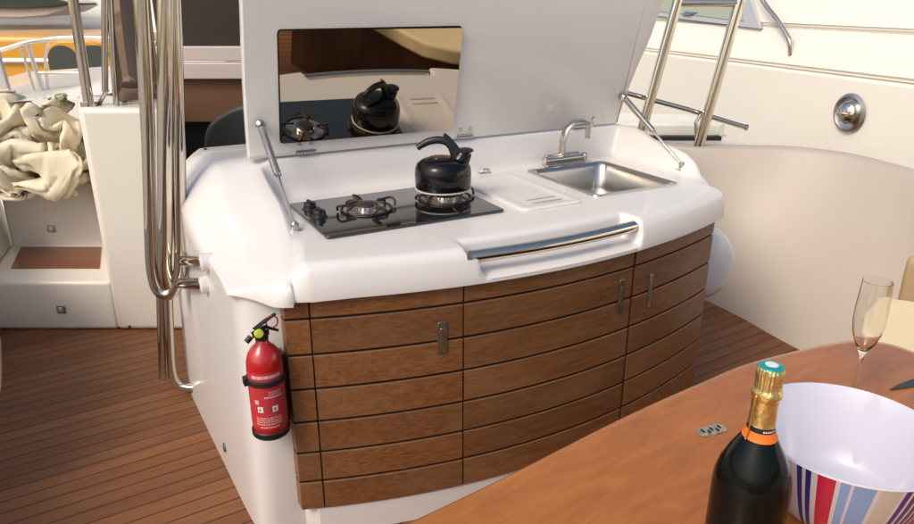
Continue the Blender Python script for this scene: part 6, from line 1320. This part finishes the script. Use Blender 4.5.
21,10,16,-14,-49,-47,-50,-53,-45,-26,16,29,29,-19,-20,-20,-5,21,48,44,45,34,-25,13,-12,15,15,0,19,17,4,12,2,2,-8,39,-18,-1,3,3,23,-6,-20,-21,12,14,27,
1,-37,-20,-49,-31,0,-8,-23,-7,-6,-12,-30,-6,-18,-8,2,6,-3,-16,14,-9,19,22,34,42,35,26,-2,11,2,11,12,17,12,-19,-41,-51,-53,-39,-31,-34,13,20,13,-2,-6,
-7,8,25,35,41,35,6,-11,0,6,8,16,8,6,10,20,11,7,3,-21,29,-41,-13,6,5,29,-26,-15,39,17,14,12,2,-23,-24,-36,-29,-29,-14,-23,-17,-10,-13,-12,-20,-26,-21,
-9,0,-2,-2,22,31,31,17,49,45,38,24,15,-3,0,-2,-9,21,-8,-25,-39,-44,-8,-38,-29,-20,9,19,-2,-10,-8,-5,13,24,39,39,-13,1,-20,4,10,31,7,26,20,20,11,1,1,
-4,-21,36,-59,-27,3,16,14,4,1,35,30,11,1,-14,-25,-25,-9,-34,-41,-39,-30,-22,-6,-1,-12,-18,-27,4,-30,-5,6,12,22,49,45,22,41,41,38,28,22,8,0,-12,-22,
-24,-17,-26,-28,-45,24,-25,-11,-18,23,-39,-6,8,4,-6,7,26,35,27,-13,-28,-2,-6,15,17,38,22,28,29,23,3,-1,-11,-14,17,-61,-26,7,26,19,3,-8,14,28,8,-4,-18,
-16,-26,-32,-19,-40,-32,-30,-19,-6,0,-22,-15,-17,-17,11,16,8,16,32,31,33,29,36,33,35,30,8,2,1,-7,-48,-34,-16,-20,-33,-36,-20,-13,7,32,25,-17,-28,16,7,
-4,4,11,36,14,-9,-18,5,-7,-2,18,22,39,29,33,10,5,-3,-22,-23,52,-24,-24,8,14,-1,-30,16,6,14,11,-2,-28,-41,-15,-23,-27,-20,-15,-6,-18,-16,3,-19,-2,-15,
3,17,22,17,4,31,23,31,27,34,30,-1,8,9,-2,6,-8,-32,-47,-32,-37,-40,-32,-36,-8,11,35,31,17,-19,22,22,-3,7,-2,20,-9,14,-15,8,10,-25,35,24,24,24,23,6,7,
-7,-20,12,30,-13,-7,-3,-2,-9,-29,-14,35,16,4,-2,-27,-64,-25,-14,10,-11,13,-11,-15,-11,-23,-27,5,1,7,27,33,32,22,16,12,22,22,3,4,5,6,9,0,-2,-1,-17,-39,
-50,-48,-45,-37,-33,-14,24,1,26,36,25,3,42,9,-12,-26,8,20,-14,19,23,12,11,17,13,10,-14,28,7,2,-4,-19,15,25,-7,-6,-3,-5,-7,-31,-15,21,25,6,-7,-31,-61,
-36,15,20,14,17,-11,-20,-26,-27,-21,-10,5,3,24,47,48,12,39,4,7,6,2,0,5,2,10,-1,-6,1,-10,-16,-44,-55,-48,-34,-30,-20,-19,-7,49,21,18,26,58,-4,-22,-17,
-14,12,2,27,24,20,16,9,10,18,-23,24,3,4,-3,-25,18,27,-7,-6,-7,-1,-22,-33,23,-2,-1,10,-3,-23,-56,-19,13,21,17,9,-1,-26,-33,-3,-13,-22,-2,8,11,23,67,36,
21,4,8,1,8,6,3,4,-1,2,-8,3,-10,-12,-18,-50,-39,-27,-21,-33,-33,-47,35,16,20,56,44,3,-22,-15,-22,0,23,27,20,21,1,10,18,23,-19,21,8,-3,-5,-24,-18,61,-5,
-10,-12,3,-41,-21,11,2,-9,-10,1,7,-40,-23,23,0,36,5,9,-30,-36,-29,1,18,-19,15,19,-24,72,49,22,5,4,8,6,3,5,-1,6,-6,-7,3,-8,-13,-11,-29,-22,-23,-35,-18,
-43,-56,-13,29,7,49,48,11,-7,-14,7,10,12,3,13,22,25,3,16,-14,14,11,7,2,-4,-14,-33,57,-7,-11,-26,-1,-8,-5,12,-3,-27,-20,7,-11,-34,-12,19,22,44,-21,15,
-21,-36,-37,-12,18,20,22,-16,-36,57,53,35,4,7,4,5,9,7,7,-2,-5,-5,0,-9,-8,-10,-5,-9,-22,-41,-24,-31,-57,-53,24,1,45,36,14,13,18,17,8,9,12,4,2,26,4,-30,
33,6,7,8,2,-3,-7,-11,]
def running(steps):
    total = 0; out = []
    for d in steps:
        total += d; out.append(total/1500)
    return out
cvv = list(zip(running(cloth_x), running(cloth_y), running(cloth_z))); NXc, NYc = 78, 68
mb = MB().grid([cvv[j*NXc:(j+1)*NXc] for j in range(NYc)])
cv = mb.build('crumpled_canvas', None, M['canvas'], smooth=0, merge=False)
tag(cv, 'cream canvas cover crumpled in a heap on top of the boarding steps', 'canvas cover')
md = cv.modifiers.new('solid', 'SOLIDIFY'); md.thickness = .003
#CANVASEND

# ------------------------------------------------------------------ camera, light
cam = bpy.data.cameras.new('camera'); co = bpy.data.objects.new('camera', cam); COL.objects.link(co)
cam.sensor_width = 36; cam.lens = 711/914*36; cam.clip_end = 1000; cam.clip_start = .02
co.location = (0, 0, 1.57); co.rotation_euler = (R(90-20.4), 0, 0)
scene.camera = co
w = bpy.data.worlds.new('World'); scene.world = w; w.use_nodes = True
nt = w.node_tree; bg = nt.nodes['Background']
sky = nt.nodes.new('ShaderNodeTexSky'); sky.sky_type = 'NISHITA'; sky.sun_disc = False
EL, AZ = 44, 224       # azimuth of the sun measured clockwise from +Y
sky.sun_elevation = R(EL); sky.sun_rotation = R(AZ); sky.dust_density = 5; sky.air_density = 1.0; sky.ozone_density = 1.5
nt.links.new(sky.outputs['Color'], bg.inputs['Color']); bg.inputs['Strength'].default_value = .15
sl = bpy.data.lights.new('sun', 'SUN'); sl.energy = 1.05; sl.angle = R(18); sl.color = (1, .89, .74)
so = bpy.data.objects.new('sun', sl); COL.objects.link(so)
dvec = Vector((math.sin(R(AZ))*math.cos(R(EL)), math.cos(R(AZ))*math.cos(R(EL)), math.sin(R(EL))))
so.rotation_euler = dvec.to_track_quat('Z', 'Y').to_euler(); so.location = dvec*20
scene.view_settings.view_transform = 'Standard'; scene.view_settings.look = 'None'
scene.view_settings.gamma = 1; scene.view_settings.exposure = .14
scene.view_settings.use_curve_mapping = False
scene.cycles.use_denoising = True
scene.cycles.max_bounces = 8; scene.cycles.caustics_reflective = False; scene.cycles.caustics_refractive = False
